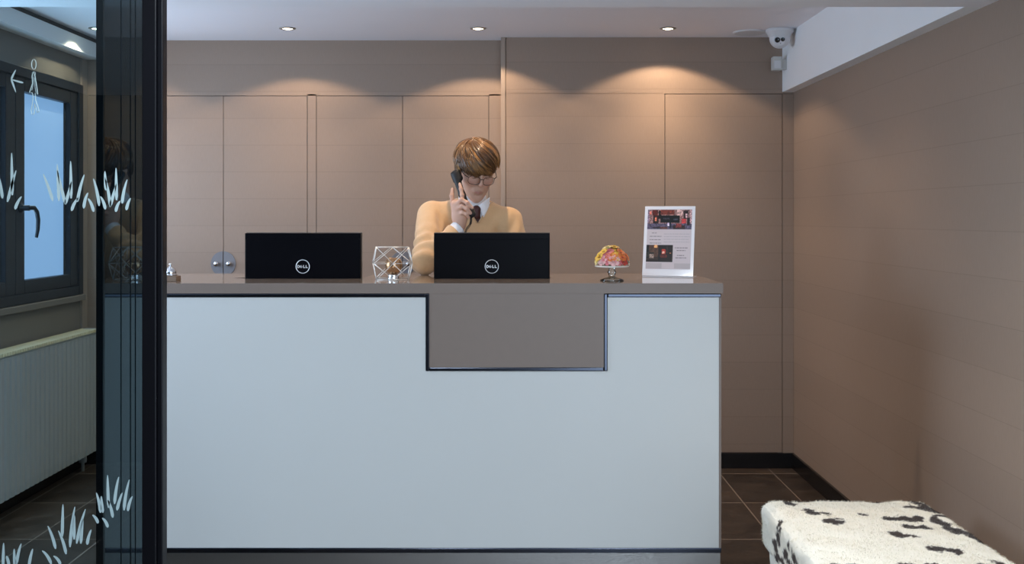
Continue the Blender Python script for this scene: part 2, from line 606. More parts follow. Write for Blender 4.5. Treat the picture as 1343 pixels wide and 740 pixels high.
# ---- glazed partition on the left: pane, black post, folded dark leaf
YG = 2.40
part = thing('glass_partition', 'tall clear glass pane with pale etched grass strokes held by a black post', 'glass partition', (0, YG, 0))
xp0, xp1 = WX(190, YG), WX(215.5, YG)
boxes('post', [(xp0, xp1 - .012, -.02, .03, 0, HB), (xp1 - .0118, xp1, -.012, .02, 0, HB)], M['black_frame'], part, bevel=.002)
boxes('bottom_rail', [(XL + .02, xp0 - .0005, -.018, .018, 0, .06)], M['black_frame'], part, bevel=.002)
pane = boxes('glass_pane', [(XL + .02, xp0 + .005, -.005, .005, .05, HB - .002)], M['pane'], part)


def strokes(name, lst, sc, ox, oy, w=2.9, label=None):
    bm = bmesh.new()
    yf = -.0062
    for q in lst:
        (x0, y0), (x1, y1) = q[0], q[-1]
        mid = q[1] if len(q) == 3 else ((x0 + x1) / 2, (y0 + y1) / 2)
        P = []
        for i in range(9):
            t = i / 8
            bx = (1 - t) ** 2 * x0 + 2 * t * (1 - t) * mid[0] + t * t * x1
            by = (1 - t) ** 2 * y0 + 2 * t * (1 - t) * mid[1] + t * t * y1
            P.append(Vector((WX(ox + bx / sc, YG), 0, WZ(oy + by / sc, YG))))
        L, Rr = [], []
        for i, p in enumerate(P):
            t = i / 8
            d = (P[min(8, i + 1)] - P[max(0, i - 1)]).normalized()
            nrm = Vector((d.z, 0, -d.x))
            ww = w * YG / F * 0.5 * (0.55 + 0.55 * math.sin(PI * min(1, t * .75 + .3))) * (1 if 0 < i < 8 else .45)
            L.append(p + nrm * ww)
            Rr.append(p - nrm * ww)
        for i in range(8):
            vs = [bm.verts.new((a.x, yf, a.z)) for a in (L[i], L[i + 1], Rr[i + 1], Rr[i])]
            vb = [bm.verts.new((a.x, yf + .0006, a.z)) for a in (L[i], L[i + 1], Rr[i + 1], Rr[i])]
            bm.faces.new(vs)
            bm.faces.new(vb)
    return fin(name, bm, M['etched'], pane, label=label)


up = [((15, 248), (10, 205), (1, 160)), ((55, 235), (53, 150), (52, 65)), ((35, 262), (50, 200), (70, 135)),
      ((66, 292), (74, 262), (92, 240)), ((218, 258), (205, 210), (180, 150)), ((243, 258), (240, 190), (236, 110)),
      ((268, 270), (255, 215), (236, 135)), ((292, 248), (291, 170), (290, 98)), ((268, 272), (280, 235), (294, 180)),
      ((317, 262), (326, 205), (345, 152)), ((294, 298), (302, 265), (322, 245)), ((343, 288), (346, 250), (360, 225)),
      ((383, 302), (375, 265), (360, 248)), ((405, 278), (400, 225), (382, 168)), ((430, 292), (425, 260), (410, 240)),
      ((432, 215), (430, 175), (428, 138)), ((450, 282), (445, 220), (428, 165)), ((475, 255), (474, 190), (473, 125)),
      ((450, 280), (460, 240), (475, 190)), ((498, 268), (500, 225), (518, 172)), ((472, 302), (476, 275), (490, 258)),
      ((515, 295), (518, 268), (532, 247))]
strokes('etched_grass', up, 3.083, 0, 180, 3.6, 'upper row of pale etched grass strokes')
lo = [((12, 745), (13, 710), (14, 678)), ((30, 745), (25, 720), (22, 715)), ((50, 740), (55, 705), (64, 680)), ((46, 745), (44, 720), (44, 695)),
      ((86, 745), (90, 715), (97, 695)), ((150, 738), (140, 712), (124, 700)), ((176, 740), (170, 722), (156, 715)),
      ((162, 695), (155, 660), (140, 630)), ((181, 660), (182, 610), (183, 568)), ((192, 710), (186, 675), (170, 643)),
      ((203, 690), (206, 630), (217, 575)), ((222, 680), (230, 630), (247, 582)), ((234, 680), (236, 640), (240, 612)),
      ((252, 683), (254, 660), (264, 640)), ((283, 622), (278, 605), (267, 598)), ((311, 634), (306, 615), (295, 607)),
      ((290, 592), (287, 560), (278, 535)), ((297, 592), (293, 565), (292, 545)), ((313, 578), (311, 530), (310, 485)),
      ((325, 606), (322, 580), (311, 555)), ((330, 567), (333, 525), (342, 490)), ((337, 585), (342, 560), (352, 535)),
      ((357, 585), (360, 540), (372, 498)), ((368, 587), (371, 562), (381, 545)), ((215, 668), (214, 630), (216, 600))]
strokes('etched_grass', lo, 2.178, 0, 400, 3.6, 'lower row of pale etched grass strokes')
strokes('etched_arrow', [((108, 367), (80, 360), (55, 352)), ((55, 352), (63, 332), (75, 310)), ((55, 352), (66, 380), (75, 408))], 3.365, 0, 0, 2.2)
bm = bmesh.new()


def outline(pts, closed=True, r=1.05):
    add_tube(bm, [(WX(x / 3.365, YG), -.0062, WZ(y / 3.365, YG)) for x, y in pts], r * YG / F, 6, closed, flat=.35)


outline([(155 + 10 * math.cos(t * PI / 10), 286 + 22 * math.sin(t * PI / 10)) for t in range(20)])
outline([(155 + 8 * math.cos(t * PI / 6), 327 + 8 * math.sin(t * PI / 6)) for t in range(12)], r=.5)
outline([(154, 318), (147, 335), (149, 370), (136, 410), (147, 410), (152, 425), (150, 452), (143, 488), (146, 506), (155, 506), (158, 488), (158, 458),
         (165, 478), (170, 497), (178, 494), (175, 478), (163, 445), (161, 412), (172, 418), (167, 380), (160, 338)])
outline([(154, 340), (152, 372), (146, 400)], False, .7)
outline([(158, 345), (160, 385), (165, 412)], False, .7)
fin('etched_walking_figure', bm, M['etched'], pane)

leaf = thing('folded_door_leaf', 'black smoked glass door leaf standing edge-on behind the clear pane', 'door leaf', (-.97, 2.53, 0))
boxes('glass_sheet', [(-.010, 0, .0, .41, .03, HB - .004)], M['dark_leaf'], leaf)
boxes('edge_profile', [(-.016, .001, -.012, -.0005, .0, HB - .002)], M['black_frame'], leaf, bevel=.001)
boxes('edge_profile', [(.0002, .0012, .105, .107, .03, HB - .004), (.0002, .0014, .17, .172, .03, HB - .004), (.0002, .0014, .205, .2065, .03, HB - .004)], M['black_frame'], leaf)
boxes('floor_pivot', [(-.02, .01, .0, .41, .0, .029)], M['black_frame'], leaf)
# ------------------------------------------------------------------ reception desk
DZ = 1.182
YF = 3.889
DL, DR = -1.50, 0.7625
YBK = 4.58
N0 = 4.192
desk = thing('reception_desk', 'long reception desk with white front, taupe worktop and steel plinth', 'reception desk', (0, YF, 0))


def dk(o):
    return o


def dbm():
    return bmesh.new()


OFF = T(0, -YF, 0)
la, lb = WX(320.5, N0), WX(475, N0)
ra, rb = WX(567, N0), WX(723, N0)
pts = [(DL, YF), (DR, YF), (DR, YBK), (rb, YBK), (rb, N0), (ra, N0), (ra, YBK), (lb, YBK), (lb, N0), (la, N0), (WX(306, 4.245), 4.245), (la, 4.275), (la, YBK), (DL, YBK)]
bm = dbm()
add_prism(bm, pts, 'z', DZ - .0375, DZ, OFF)
top = fin('worktop', bm, M['counter'], desk, bevel=.0005)
top.data.materials.append(M['counter_top'])
for p in top.data.polygons:
    if p.normal.z > .9 or (p.normal.z < -.9 and p.center.z > DZ - .005):
        p.material_index = 1
wa, wb_ = WX(563, YF), WX(792, YF)
wz = WZ(482, YF)
boxes('drop_panel', [(wa, wb_, YF, YF + .02, wz, DZ - .0376)], M['counter'], desk, mtx=OFF)
zt = DZ - .038
tw = .0135
e = .0003
boxes('steel_trim', [
    (DL, wa - tw - e, YF - .001, YF + .018, zt - tw, zt), (wa - tw, wa - e, YF - .003, YF + .018, wz - tw, zt),
    (wa, wb_, YF - .003, YF + .018, wz - tw, wz - e), (wb_ + e, wb_ + tw, YF - .003, YF + .018, wz - tw, zt),
    (wb_ + tw + e, WX(946, YF), YF - .001, YF + .018, zt - tw, zt)], M['steel'], desk, mtx=OFF, bevel=.003)
xr = WX(943, YF)
zb = WZ(719, YF)
zw = zt - tw - e
pts = [(DL, zb), (xr, zb), (xr, zw), (wb_ + tw + e, zw), (wb_ + tw + e, wz - tw - e), (wa - tw - e, wz - tw - e), (wa - tw - e, zw), (DL, zw)]
bm = dbm()
add_prism(bm, pts, 'y', YF + .003, YF + .02, OFF)
fin('white_front_panel', bm, M['desk_white'], desk)
boxes('corner_trim', [(xr + e, WX(946, YF), YF + .001, YF + .02, zb, zt - tw - e)], M['counter'], desk, mtx=OFF)
boxes('base_strip', [(DL, WX(946, YF), YF - .002, YF + .018, zb - .018, zb - .0005)], M['steel'], desk, mtx=OFF, bevel=.002)
boxes('plinth', [(DL, WX(945, YF), YF + .006, YF + .03, 0, zb - .0185)], M['plinth'], desk, mtx=OFF)
boxes('carcass', [(DL, DL + .02, YF + .031, YBK - .02, 0, DZ - .038), (xr - .014, xr + .006, YF + .021, YBK - .02, 0, DZ - .038),
                  (DL + .02, xr - .014, YF + .031, YF + .05, 0, DZ - .038)], M['counter'], desk, mtx=OFF)
boxes('work_shelf', [(DL + .0205, xr - .0145, YF + .0505, YBK - .005, .92, .95)], M['counter'], desk, mtx=OFF, bevel=.002)
SH = .95


# ------------------------------------------------------------------ monitors
def letter_boxes(bm, x, z, w, h, t, kind, mtx):
    def b(x0, x1, z0, z1):
        add_box(bm, x0, x1, -.0012, 0, z0, z1, mtx)
    if kind == 'L':
        b(x, x + t, z, z + h)
        b(x + t, x + w, z, z + t)
    if kind == 'D':
        b(x, x + t, z, z + h)
        b(x + t, x + w * .7, z, z + t * .85)
        b(x + t, x + w * .7, z + h - t * .85, z + h)
        add_prism(bm, [(x + w * .7, z), (x + w, z + h * .28), (x + w, z + h * .72), (x + w * .7, z + h), (x + w * .7, z + h - t), (x + w - t, z + h * .6), (x + w - t, z + h * .4), (x + w * .7, z + t)], 'y', -.0012, 0, mtx)
    if kind == 'E':
        m2 = mtx @ T(x + w / 2, 0, z + h / 2) @ R(math.radians(-38), 'Y')
        for q in ((-w / 2, -w / 2 + t, -h / 2, h / 2), (-w / 2 + t, w / 2, -h / 2, -h / 2 + t * .8), (-w / 2 + t, w / 2, -t * .4, t * .4), (-w / 2 + t, w / 2, h / 2 - t * .8, h / 2)):
            add_box(bm, q[0], q[1], -.0012, 0, q[2], q[3], m2)


def monitor(label, xa, xb, yaw):
    Y = N0 + .004
    xc = (WX(xa, Y) + WX(xb, Y)) / 2
    w = .456
    zt_, zb_ = WZ(306, Y), WZ(306, Y) - .268
    h = zt_ - zb_
    t = thing('computer_monitor', label, 'monitor', (xc, Y + .02, SH), yaw, 'monitors on the reception desk')
    z0 = zb_ - SH
    y = -.02
    bm = bmesh.new()
    add_box(bm, -w / 2, w / 2, y + .004, y + .03, z0, z0 + h)
    # slightly raised back field
    add_prism(bm, [(-w / 2 + .004, z0 + .004), (w / 2 - .004, z0 + .004), (w / 2 - .004, z0 + h - .022), (w / 2 - .075, z0 + h - .022), (w / 2 - .078, z0 + h - .024), (-w / 2 + .078, z0 + h - .024), (-w / 2 + .075, z0 + h - .022), (-w / 2 + .004, z0 + h - .022)], 'y', y + .0015, y + .0045)
    sh = fin('back_shell', bm, M['plastic_black'], t, bevel=.0012)
    boxes('front_bezel', [(-w / 2 - .001, w / 2 + .001, y + .0302, y + .040, z0 - .001, z0 + h + .0025)], M['monitor_edge'], t, bevel=.001)
    boxes('screen', [(-w / 2 + .012, w / 2 - .012, y + .0402, y + .0412, z0 + .018, z0 + h - .012)], M['screen'], t)
    boxes('vent_slot', [(-w / 2 + .08, w / 2 - .08, y + .0035, y + .0045, z0 + h - .0225, z0 + h - .019)], M['plastic_black'], t)
    # logo: ring with the four letters
    lz = z0 + h * .5 + .003
    Q = T(0, y + .001, lz)
    bm = bmesh.new()
    add_tube(bm, [(.0262 * math.cos(a * PI / 24), 0, .0262 * math.sin(a * PI / 24)) for a in range(48)], .0014, 6, True, Q)
    lw, lh, lt = .0092, .0112, .0025
    letter_boxes(bm, -.0212, -lh / 2, lw, lh, lt, 'D', Q)
    letter_boxes(bm, -.0103, -lh / 2 + .001, .0078, .0088, .0020, 'E', Q)
    letter_boxes(bm, .0018, -lh / 2, lw * .85, lh, lt, 'L', Q)
    letter_boxes(bm, .0118, -lh / 2, lw * .85, lh, lt, 'L', Q)
    fin('round_logo', bm, M['logo'], t)
    boxes('stand_neck', [(-.035, .035, y + .0415, y + .058, .0125, z0 + .12)], M['plastic_dark'], t, bevel=.003)
    boxes('stand_base', [(-.11, .11, y + .001, y + .18, 0, .012)], M['plastic_dark'], t, bevel=.005)
    return t


monitor('black computer monitor nearer the service bell, left of the wire cube', 319.5, 474.5, 0.0)
monitor('black computer monitor in front of the receptionist, right of the wire cube', 568, 722, 0.0)

# ------------------------------------------------------------------ service bell on a wooden block
t = thing('service_bell', 'chrome desk bell on a small wooden block at the left end of the worktop', 'bell', (WX(223.5, 4.02), 4.02, DZ))
boxes('wooden_block', [(-.036, .031, -.03, .03, 0, .020)], M['light_wood'], t, bevel=.002)
bm = bmesh.new()
add_lathe(bm, [(0, .021), (.026, .021), (.027, .0235), (.0265, .026), (0, .0262)], 28)
fin('bell_foot', bm, M['chrome'], t, smooth=True)
bm = bmesh.new()
add_lathe(bm, [(.0235, .028), (.0245, .030), (.0225, .038), (.0175, .046), (.010, .051), (.0045, .053), (.0045, .056), (0, .056)], 32)
dome = fin('bell_dome', bm, M['chrome'], t, smooth=True)
bm = bmesh.new()
add_lathe(bm, [(.0018, .055), (.0018, .061), (.005, .062), (.006, .064), (.004, .067), (0, .068)], 16)
fin('push_button', bm, M['chrome'], t, smooth=True)

# ------------------------------------------------------------------ wire cube candle holder
Yc = 4.14
wc = thing('wire_candle_holder', 'faceted white wire cube lantern standing between the two monitors', 'candle holder', (WX(514.5, Yc), Yc, DZ), math.radians(9))
s = .062
hh = .125
bm = bmesh.new()
C8 = {}
for i, (sx, sy) in enumerate(((-1, -1), (1, -1), (1, 1), (-1, 1))):
    C8[i] = Vector((sx * s, sy * s * .9, .0022))
    C8[i + 4] = Vector((sx * s, sy * s * .9, hh))


def rod(a, b, r=.0014):
    add_tube(bm, [a, b], r, 6)


for i in range(4):
    j = (i + 1) % 4
    rod(C8[i], C8[j])
    rod(C8[i + 4], C8[j + 4])
    a, b, c, d = C8[i], C8[j], C8[j + 4], C8[i + 4]
    out = (Vector(((a + b).x / 2, (a + b).y / 2, 0))).normalized() * .014
    # corner post bows outwards through a mid node
    mid = (a + d) / 2 + Vector((a.x, a.y, 0)).normalized() * .016
    rod(a, mid)
    rod(mid, d)
    midj = (b + c) / 2 + Vector((b.x, b.y, 0)).normalized() * .016
    tm, bt = (d + c) / 2, (a + b) / 2
    ctr = (tm + bt) / 2 + out
    for q in (mid, midj):
        rod(tm, q)
        rod(bt, q)
    for q in (mid, midj):
        rod(q, ctr, .001)
    rod(a, ctr)
    rod(b, ctr)
    rod(c, ctr)
    rod(d, ctr)
fin('wire_frame', bm, M['wire'], wc, smooth=True)
votive = thing('candle_jar', 'mottled copper glass candle ball on a silver foot inside the wire cube', 'candle', (WX(515.5, Yc) + .002, Yc, DZ))
bm = bmesh.new()
add_lathe(bm, [(0, .0), (.024, .0), (.0255, .003), (.024, .006), (.022, .012), (.024, .016), (.018, .021), (0, .021)], 32)
fin('silver_foot', bm, M['chrome'], votive, smooth=True)
bm = bmesh.new()
add_lathe(bm, [(.012, .0212), (.022, .026), (.031, .040), (.034, .056), (.031, .070), (.024, .080), (.021, .083), (.0195, .081), (.028, .069), (.031, .056), (.028, .041), (.018, .029), (0, .027)], 32)
fin('glass_ball', bm, M['candle_glass'], votive, smooth=True)
bm = bmesh.new()
add_lathe(bm, [(0, .0285), (.017, .030), (.018, .058), (0, .060)], 20)
fin('wax', bm, M['white_ceramic'], votive, smooth=True)

# ------------------------------------------------------------------ cake stand and flowers
Ys = 4.05
sx_ = WX(802.5, Ys)
st = thing('cake_stand', 'small footed glass stand with a white rim under the flowers', 'cake stand', (sx_, Ys, DZ))
bm = bmesh.new()
add_lathe(bm, [(0, .0005), (.044, .0005), (.046, .003), (.038, .007), (.018, .013), (.011, .018), (.014, .026), (.017, .033), (.012, .040), (.012, .046), (.020, .0505), (0, .0505)], 36)
fin('glass_foot', bm, M['stand_glass'], st, smooth=True)
bm = bmesh.new()
add_lathe(bm, [(0, .051), (.055, .051), (.064, .0535), (.0655, .0575), (.063, .0572), (.054, .0555), (0, .0552)], 40)
fin('plate', bm, M['white_ceramic'], st, smooth=True)
fl = thing('flower_arrangement', 'dome of yellow, pink and orange blossoms heaped on the footed stand', 'flowers', (sx_, Ys, DZ + .0595))
petal_cols = {
    'yellow': (0.82, 0.52, 0.07), 'pale_yellow': (0.82, 0.68, 0.30), 'pink': (0.75, 0.22, 0.24), 'light_pink': (0.82, 0.48, 0.46),
    'orange': (0.78, 0.22, 0.05), 'red': (0.5, 0.05, 0.03), 'cream': (0.82, 0.74, 0.58)}


def blossom_mesh(name, color, r, layers=4, npet=6):
    bm = bmesh.new()
    for L in range(layers):
        tilt = 0.25 + 1.05 * L / (layers - 1)
        pr = r * (0.45 + 0.55 * L / (layers - 1))
        for k in range(npet):
            az = 2 * PI * (k + .5 * (L % 2)) / npet + L * .3
            grid = []
            for i in range(4):
                u = i / 3
                row = []
                for j in range(4):
                    v = j / 3 * 2 - 1
                    wid = pr * .52 * math.sin(PI * (.18 + .62 * u))
                    bend = tilt * (0.35 + .75 * u)
                    p = Vector((math.sin(bend) * pr * u * 1.1 + .02 * r, v * wid, math.cos(bend * .8) * pr * u * 1.0 + .10 * r * v * v * (1 if L < 2 else -1)))
                    row.append(bm.verts.new(R(az, 'Z') @ p))
                grid.append(row)
            for i in range(3):
                for j in range(3):
                    bm.faces.new((grid[i][j], grid[i + 1][j], grid[i + 1][j + 1], grid[i][j + 1]))
    add_lathe(bm, [(0, -.1 * r), (.3 * r, 0), (.22 * r, .35 * r), (0, .5 * r)], 10)
    me = bpy.data.meshes.new(name)
    bm.to_mesh(me)
    bm.free()
    me.materials.append(mat('petals_' + name, color, 0.6, noise=.12, nscale=60, sheen=.2, sss=.0))
    me.polygons.foreach_set('use_smooth', [True] * len(me.polygons))
    return me


bms = {k: blossom_mesh(k, c, .019) for k, c in petal_cols.items()}
bm = bmesh.new()
for k in range(60):
    a = random.uniform(0, 2 * PI)
    rr = random.uniform(.02, .058)
    z = .004 + random.random() * .03 * (1 - rr / .07)
    c = Vector((rr * math.cos(a), rr * math.sin(a), z))
    d = Vector((math.cos(a), math.sin(a), random.uniform(-.2, .6))).normalized() * .016
    sd = d.cross(Vector((0, 0, 1))).normalized() * .006
    vs = [bm.verts.new(c), bm.verts.new(c + d * .5 + sd), bm.verts.new(c + d), bm.verts.new(c + d * .5 - sd)]
    bm.faces.new(vs)
add_lathe(bm, [(0, .0), (.045, .0), (.048, .012), (.03, .035), (0, .042)], 20)
fin('foliage', bm, M['green'], fl)
spots = []
front = [(-.052, 'pale_yellow'), (-.036, 'light_pink'), (-.018, 'pink'), (.002, 'light_pink'), (.02, 'pink'), (.038, 'red'), (.053, 'cream')]
for x, c in front:
    spots.append((x, -math.sqrt(max(0, .054 ** 2 - x * x)) * .9, .016, c))
for x, c in [(-.045, 'yellow'), (-.026, 'pink'), (-.006, 'orange'), (.014, 'yellow'), (.032, 'orange'), (.048, 'orange')]:
    spots.append((x, -math.sqrt(max(0, .052 ** 2 - x * x)) * .8, .030, c))
for x, c in [(-.032, 'yellow'), (-.012, 'pink'), (.008, 'yellow'), (.028, 'orange')]:
    spots.append((x, -.022, .048, c))
for x, y, z, c in [(-.014, -.004, .061, 'pale_yellow'), (.008, -.008, .064, 'yellow'), (-.002, .016, .058, 'yellow'), (.028, .012, .048, 'pale_yellow'), (-.03, .014, .046, 'pink'),
                   (-.05, .02, .02, 'yellow'), (.05, .02, .02, 'red'), (-.025, .045, .02, 'orange'), (0, .053, .02, 'pink'), (.028, .045, .02, 'yellow'), (0, .036, .04, 'light_pink')]:
    spots.append((x, y, z, c))
for x, y, z, c in spots:
    o = bpy.data.objects.new('blossom', bms[c])
    COL.objects.link(o)
    o.parent = fl
    o.location = (x, y, z)
    d = Vector((x, y, z * .9 + .004)).normalized()
    o.rotation_euler = d.to_track_quat('Z', 'Y').to_euler()
    sc_ = random.uniform(.85, 1.1)
    o.scale = (sc_, sc_, sc_)

# ------------------------------------------------------------------ acrylic sign holder
sg = thing('sign_holder', 'slanted white acrylic sign holder with two photos at the right end of the worktop', 'sign', (WX(875.5, 4.30), 4.30, DZ), math.radians(-19))
wS, hS = .207, .288
lean = math.radians(-12)
Ls = T(0, 0, .0035) @ R(lean, 'X')
boxes('acrylic_front', [(-wS / 2, wS / 2, -.004, 0, 0, hS)], M['acrylic'], sg, mtx=Ls, bevel=.001)
boxes('acrylic_foot', [(-wS / 2, wS / 2, 0, .09, 0, .003)], M['acrylic'], sg, bevel=.001)
ib, it_ = .028, hS - .013
px0, px1 = -wS / 2 + .013, wS / 2 - .013
sheet = boxes('printed_sheet', [(px0, px1, -.0046, -.0041, ib, it_)], M['paper'], sg, mtx=Ls)
bw = px1 - px0


def printed(name, x0, x1, z0, z1, base, rects, nx=48, nz=24):
    bm = bmesh.new()
    lay = bm.loops.layers.color.new('Pigment')
    vs = [[bm.verts.new(Ls @ Vector((x0 + (x1 - x0) * i / nx, -.0049, z0 + (z1 - z0) * j / nz))) for j in range(nz + 1)] for i in range(nx + 1)]
    rnd = random.Random(len(rects) * 13)
    for i in range(nx):
        for j in range(nz):
            f = bm.faces.new((vs[i][j], vs[i + 1][j], vs[i + 1][j + 1], vs[i][j + 1]))
            u, v = (i + .5) / nx, (j + .5) / nz
            c = base(u, v)
            for (a, b, c0, d, colr) in rects:
                if a <= u <= b and c0 <= v <= d:
                    c = colr
            k = (1 + rnd.uniform(-.3, .3)) * 1.7
            for l in f.loops:
                l[lay] = (c[0] * k, c[1] * k, c[2] * k, 1)
    return fin(name, bm, M['print'], sheet)


dk_ = (.012, .011, .015)
printed('lounge_photo', px0, px1, it_ - .083, it_ - .002, lambda u, v: (.35, .26, .25) if v > .3 else (.20, .18, .23), [
    (0, .04, .35, 1, (.33, .28, .32)), (.04, .09, .75, .9, (.6, .3, .25)), (.10, .22, .72, 1, (.22, .07, .05)), (.13, .24, .3, .7, (.09, .05, .05)),
    (.17, .2, .42, .62, (.6, .3, .22)), (.26, .31, .55, .95, (.04, .02, .02)), (.30, .60, .75, .98, (.28, .12, .09)), (.30, .72, .35, .72, dk_),
    (.36, .5, .5, .6, (.12, .11, .13)), (.58, .68, .45, .55, (.14, .14, .17)), (.45, .52, .15, .35, (.5, .45, .5)), (.49, .54, .1, .35, (.05, .06, .12)),
    (.66, .8, .72, 1, (.5, .4, .38)), (.78, .88, .3, .55, (.42, .14, .14)), (.82, .92, .55, .95, (.1, .06, .06)), (.86, .9, .6, .8, (.5, .4, .4)),
    (.9, .96, .2, .6, (.07, .04, .05)), (.96, 1, .3, 1, (.45, .36, .36)), (.58, .86, .02, .2, (.12, .08, .08)), (.12, .3, .05, .12, (.12, .1, .12)),
    (.3, .45, 0, .12, (.22, .13, .12)), (.65, .78, .1, .28, (.3, .12, .12))])
printed('bar_photo', px0, px0 + bw * .60, ib + .029, ib + .029 + .070, lambda u, v: (.12, .08, .06), [
    (0, .1, .2, 1, (.03, .03, .03)), (.1, .45, .3, 1, (.19, .13, .10)), (.3, .42, .85, 1, (.6, .4, .25)), (.02, .3, .3, .6, (.10, .09, .07)), (.12, .3, .22, .45, (.35, .3, .27)),
    (.18, .28, .15, .2, (.03, .02, .02)), (.45, .95, .0, 1, (.055, .03, .025)), (.58, .72, .45, .75, (.42, .12, .08)), (.6, .68, .5, .62, (.6, .4, .35)),
    (.52, .8, .25, .42, (.2, .07, .05)), (.75, .82, .5, .95, (.12, .08, .07)), (.88, .94, .5, .55, (.5, .3, .2)), (0, 1, 0, .14, (.07, .045, .035)), (.45, .55, .1, .3, dk_)])
tl = []
rnd = random.Random(5)


def words(lst, x0, x1, z, h, avg=.010):
    x = x0
    while x < x1 - .002:
        w_ = min(x1 - x, rnd.uniform(.5, 1.4) * avg)
        lst.append((x, x + w_, -.0050, -.0047, z, z + h))
        x += w_ + .0022


ink, fnt = [], []
zc0 = it_ - .100
words(ink, px0 + .020, px0 + .040, zc0, .0022)
for k in range(3):
    words(ink, px0 + .012, px0 + .060, zc0 - .014 * (k + 1), .0026)
for k in range(4):
    words(fnt, px0 + .070, px1 - .006, zc0 - .004 - .011 * k, .0026, .012)
for z, a, b in ((ib + .086, .118, .168), (ib + .075, .126, .160), (ib + .055, .128, .158), (ib + .045, .122, .164)):
    words(ink, px0 + a - .002, px0 + b, z, .0030)
boxes('heading_text', [q for q in ink if q[0] < px0 + .08], M['ink'], sheet, mtx=Ls)
boxes('opening_text', [q for q in ink if q[0] >= px0 + .08], M['ink'], sheet, mtx=Ls)
boxes('faint_text_lines', fnt, M['ink_faint'], sheet, mtx=Ls)
for q0, q1 in ((px0, px0 + bw * .36), (px0 + bw * .64, px1)):
    boxes('bottom_band', [(q0, q1, -.0050, -.0047, ib + .003, ib + .024)], M['paper_band'], sheet, mtx=Ls)

# ------------------------------------------------------------------ ceiling fittings
YD = 5.769


def downlight(label, x, y, power):
    t = thing('ceiling_downlight', label, 'downlight', (x, y, H), 0, 'recessed ceiling downlights')
    bm = bmesh.new()
    add_lathe(bm, [(.030, -.001), (.031, -.006), (.043, -.004), (.044, -.0005), (.038, .0)], 36)
    fin('trim_ring', bm, M['lamp_ring'], t, smooth=True)
    bm = bmesh.new()
    add_lathe(bm, [(0, -.0055), (.018, -.005), (.0295, -.0015), (0, -.001)], 28)
    fin('lit_bulb', bm, M['lamp'], t, smooth=True)
    return t


names = ['lit ceiling downlight seen through the clear glass pane at far left', 'lit ceiling downlight above the left pair of closet doors',
         'lit ceiling downlight above the receptionist', 'lit ceiling downlight above the flowers and sign']
for i, x in enumerate((127, 377, 627, 876)):
    X = WX(x, YD)
    downlight(names[i], X, YD, 1)
for i, X in enumerate((-2.25, -1.20, -.17, .83)):
    pass

# ceiling plate beside the camera
bm = bmesh.new()
add_lathe(bm, [(0, -.008), (.082, -.008), (.088, -.005), (.09, 0), (0, 0)], 40, T(WX(983, 5.887), 5.887, H - .0005))
tag(fin('ceiling_cover_plate', bm, M['white_plastic'], smooth=False), 'flat round white cover plate on the ceiling beside the camera', 'cover plate')

# turret security camera
cx_, cy_ = WX(1022.5, 5.8), 5.8
sc_t = thing('security_camera', 'white dome security camera on the ceiling in the right corner', 'security camera', (cx_, cy_, H))
bm = bmesh.new()
add_lathe(bm, [(0, -.001), (.072, -.001), (.075, -.004), (.075, -.016), (.068, -.022), (.060, -.040), (.052, -.047), (0, -.047)], 40)
fin('mount_base', bm, M['white_plastic'], sc_t, smooth=True, bevel=.001)
aim = Vector((-.22, -1, -.30)).normalized()
A = T(0, 0, -.050) @ aim.to_track_quat('Z', 'Y').to_matrix().to_4x4()
prof = []
for k in range(0, 19):
    a = -PI / 2 + k * (PI / 2 + math.radians(52)) / 18
    prof.append((max(0, .055 * math.cos(a)), .055 * math.sin(a)))
prof += [(.030, .046), (.029, .0455), (0, .0455)]
bm = bmesh.new()
add_lathe(bm, prof, 36, A)
ball = fin('ball_housing', bm, M['white_plastic'], sc_t, smooth=True)
bm = bmesh.new()
add_lathe(bm, [(0, .0458), (.0135, .0458), (.0145, .0475), (.010, .0495), (0, .0502)], 24, A @ T(-.0125, -.002, 0) )
fin('lens', bm, M['lens'], ball, smooth=True)
bm = bmesh.new()
add_lathe(bm, [(0, .0458), (.0105, .0458), (.0112, .047), (.008, .0485), (0, .049)], 24, A @ T(.0155, .000, 0))
fin('infrared_lamp', bm, M['lens'], ball, smooth=True)
bm = bmesh.new()
add_lathe(bm, [(0, .0458), (.0025, .0458), (.002, .0475), (0, .048)], 12, A @ T(.004, -.021, 0))
fin('light_sensor', bm, M['lens'], ball)

# small sensor box under it
Yq = 5.97
sb = thing('motion_sensor', 'small white motion sensor box on the beam below the security camera', 'sensor', (WX(1020, Yq), Yq, WZ(83, Yq)))
boxes('sensor_body', [(-.031, .020, -.02, .03, -.040, .036)], M['off_white_plastic'], sb, bevel=.004)
boxes('sensor_window', [(-.024, .012, -.0225, -.0205, -.030, .012)], M['white_plastic'], sb, bevel=.001)
boxes('wall_bracket', [(.0205, 1.5235 - WX(1020, Yq), -.01, .03, -.036, .020)], M['off_white_plastic'], sb)

# ------------------------------------------------------------------ cowhide bench
BZ = .45
bx0, bx1, by0, by1 = .848, 1.425, 2.55, 3.68
be = thing('cowhide_bench', 'low upholstered bench covered in white cowhide with dark brown spots', 'bench', ((bx0 + bx1) / 2, (by0 + by1) / 2, 0))
bxc, byc = (bx0 + bx1) / 2, (by0 + by1) / 2


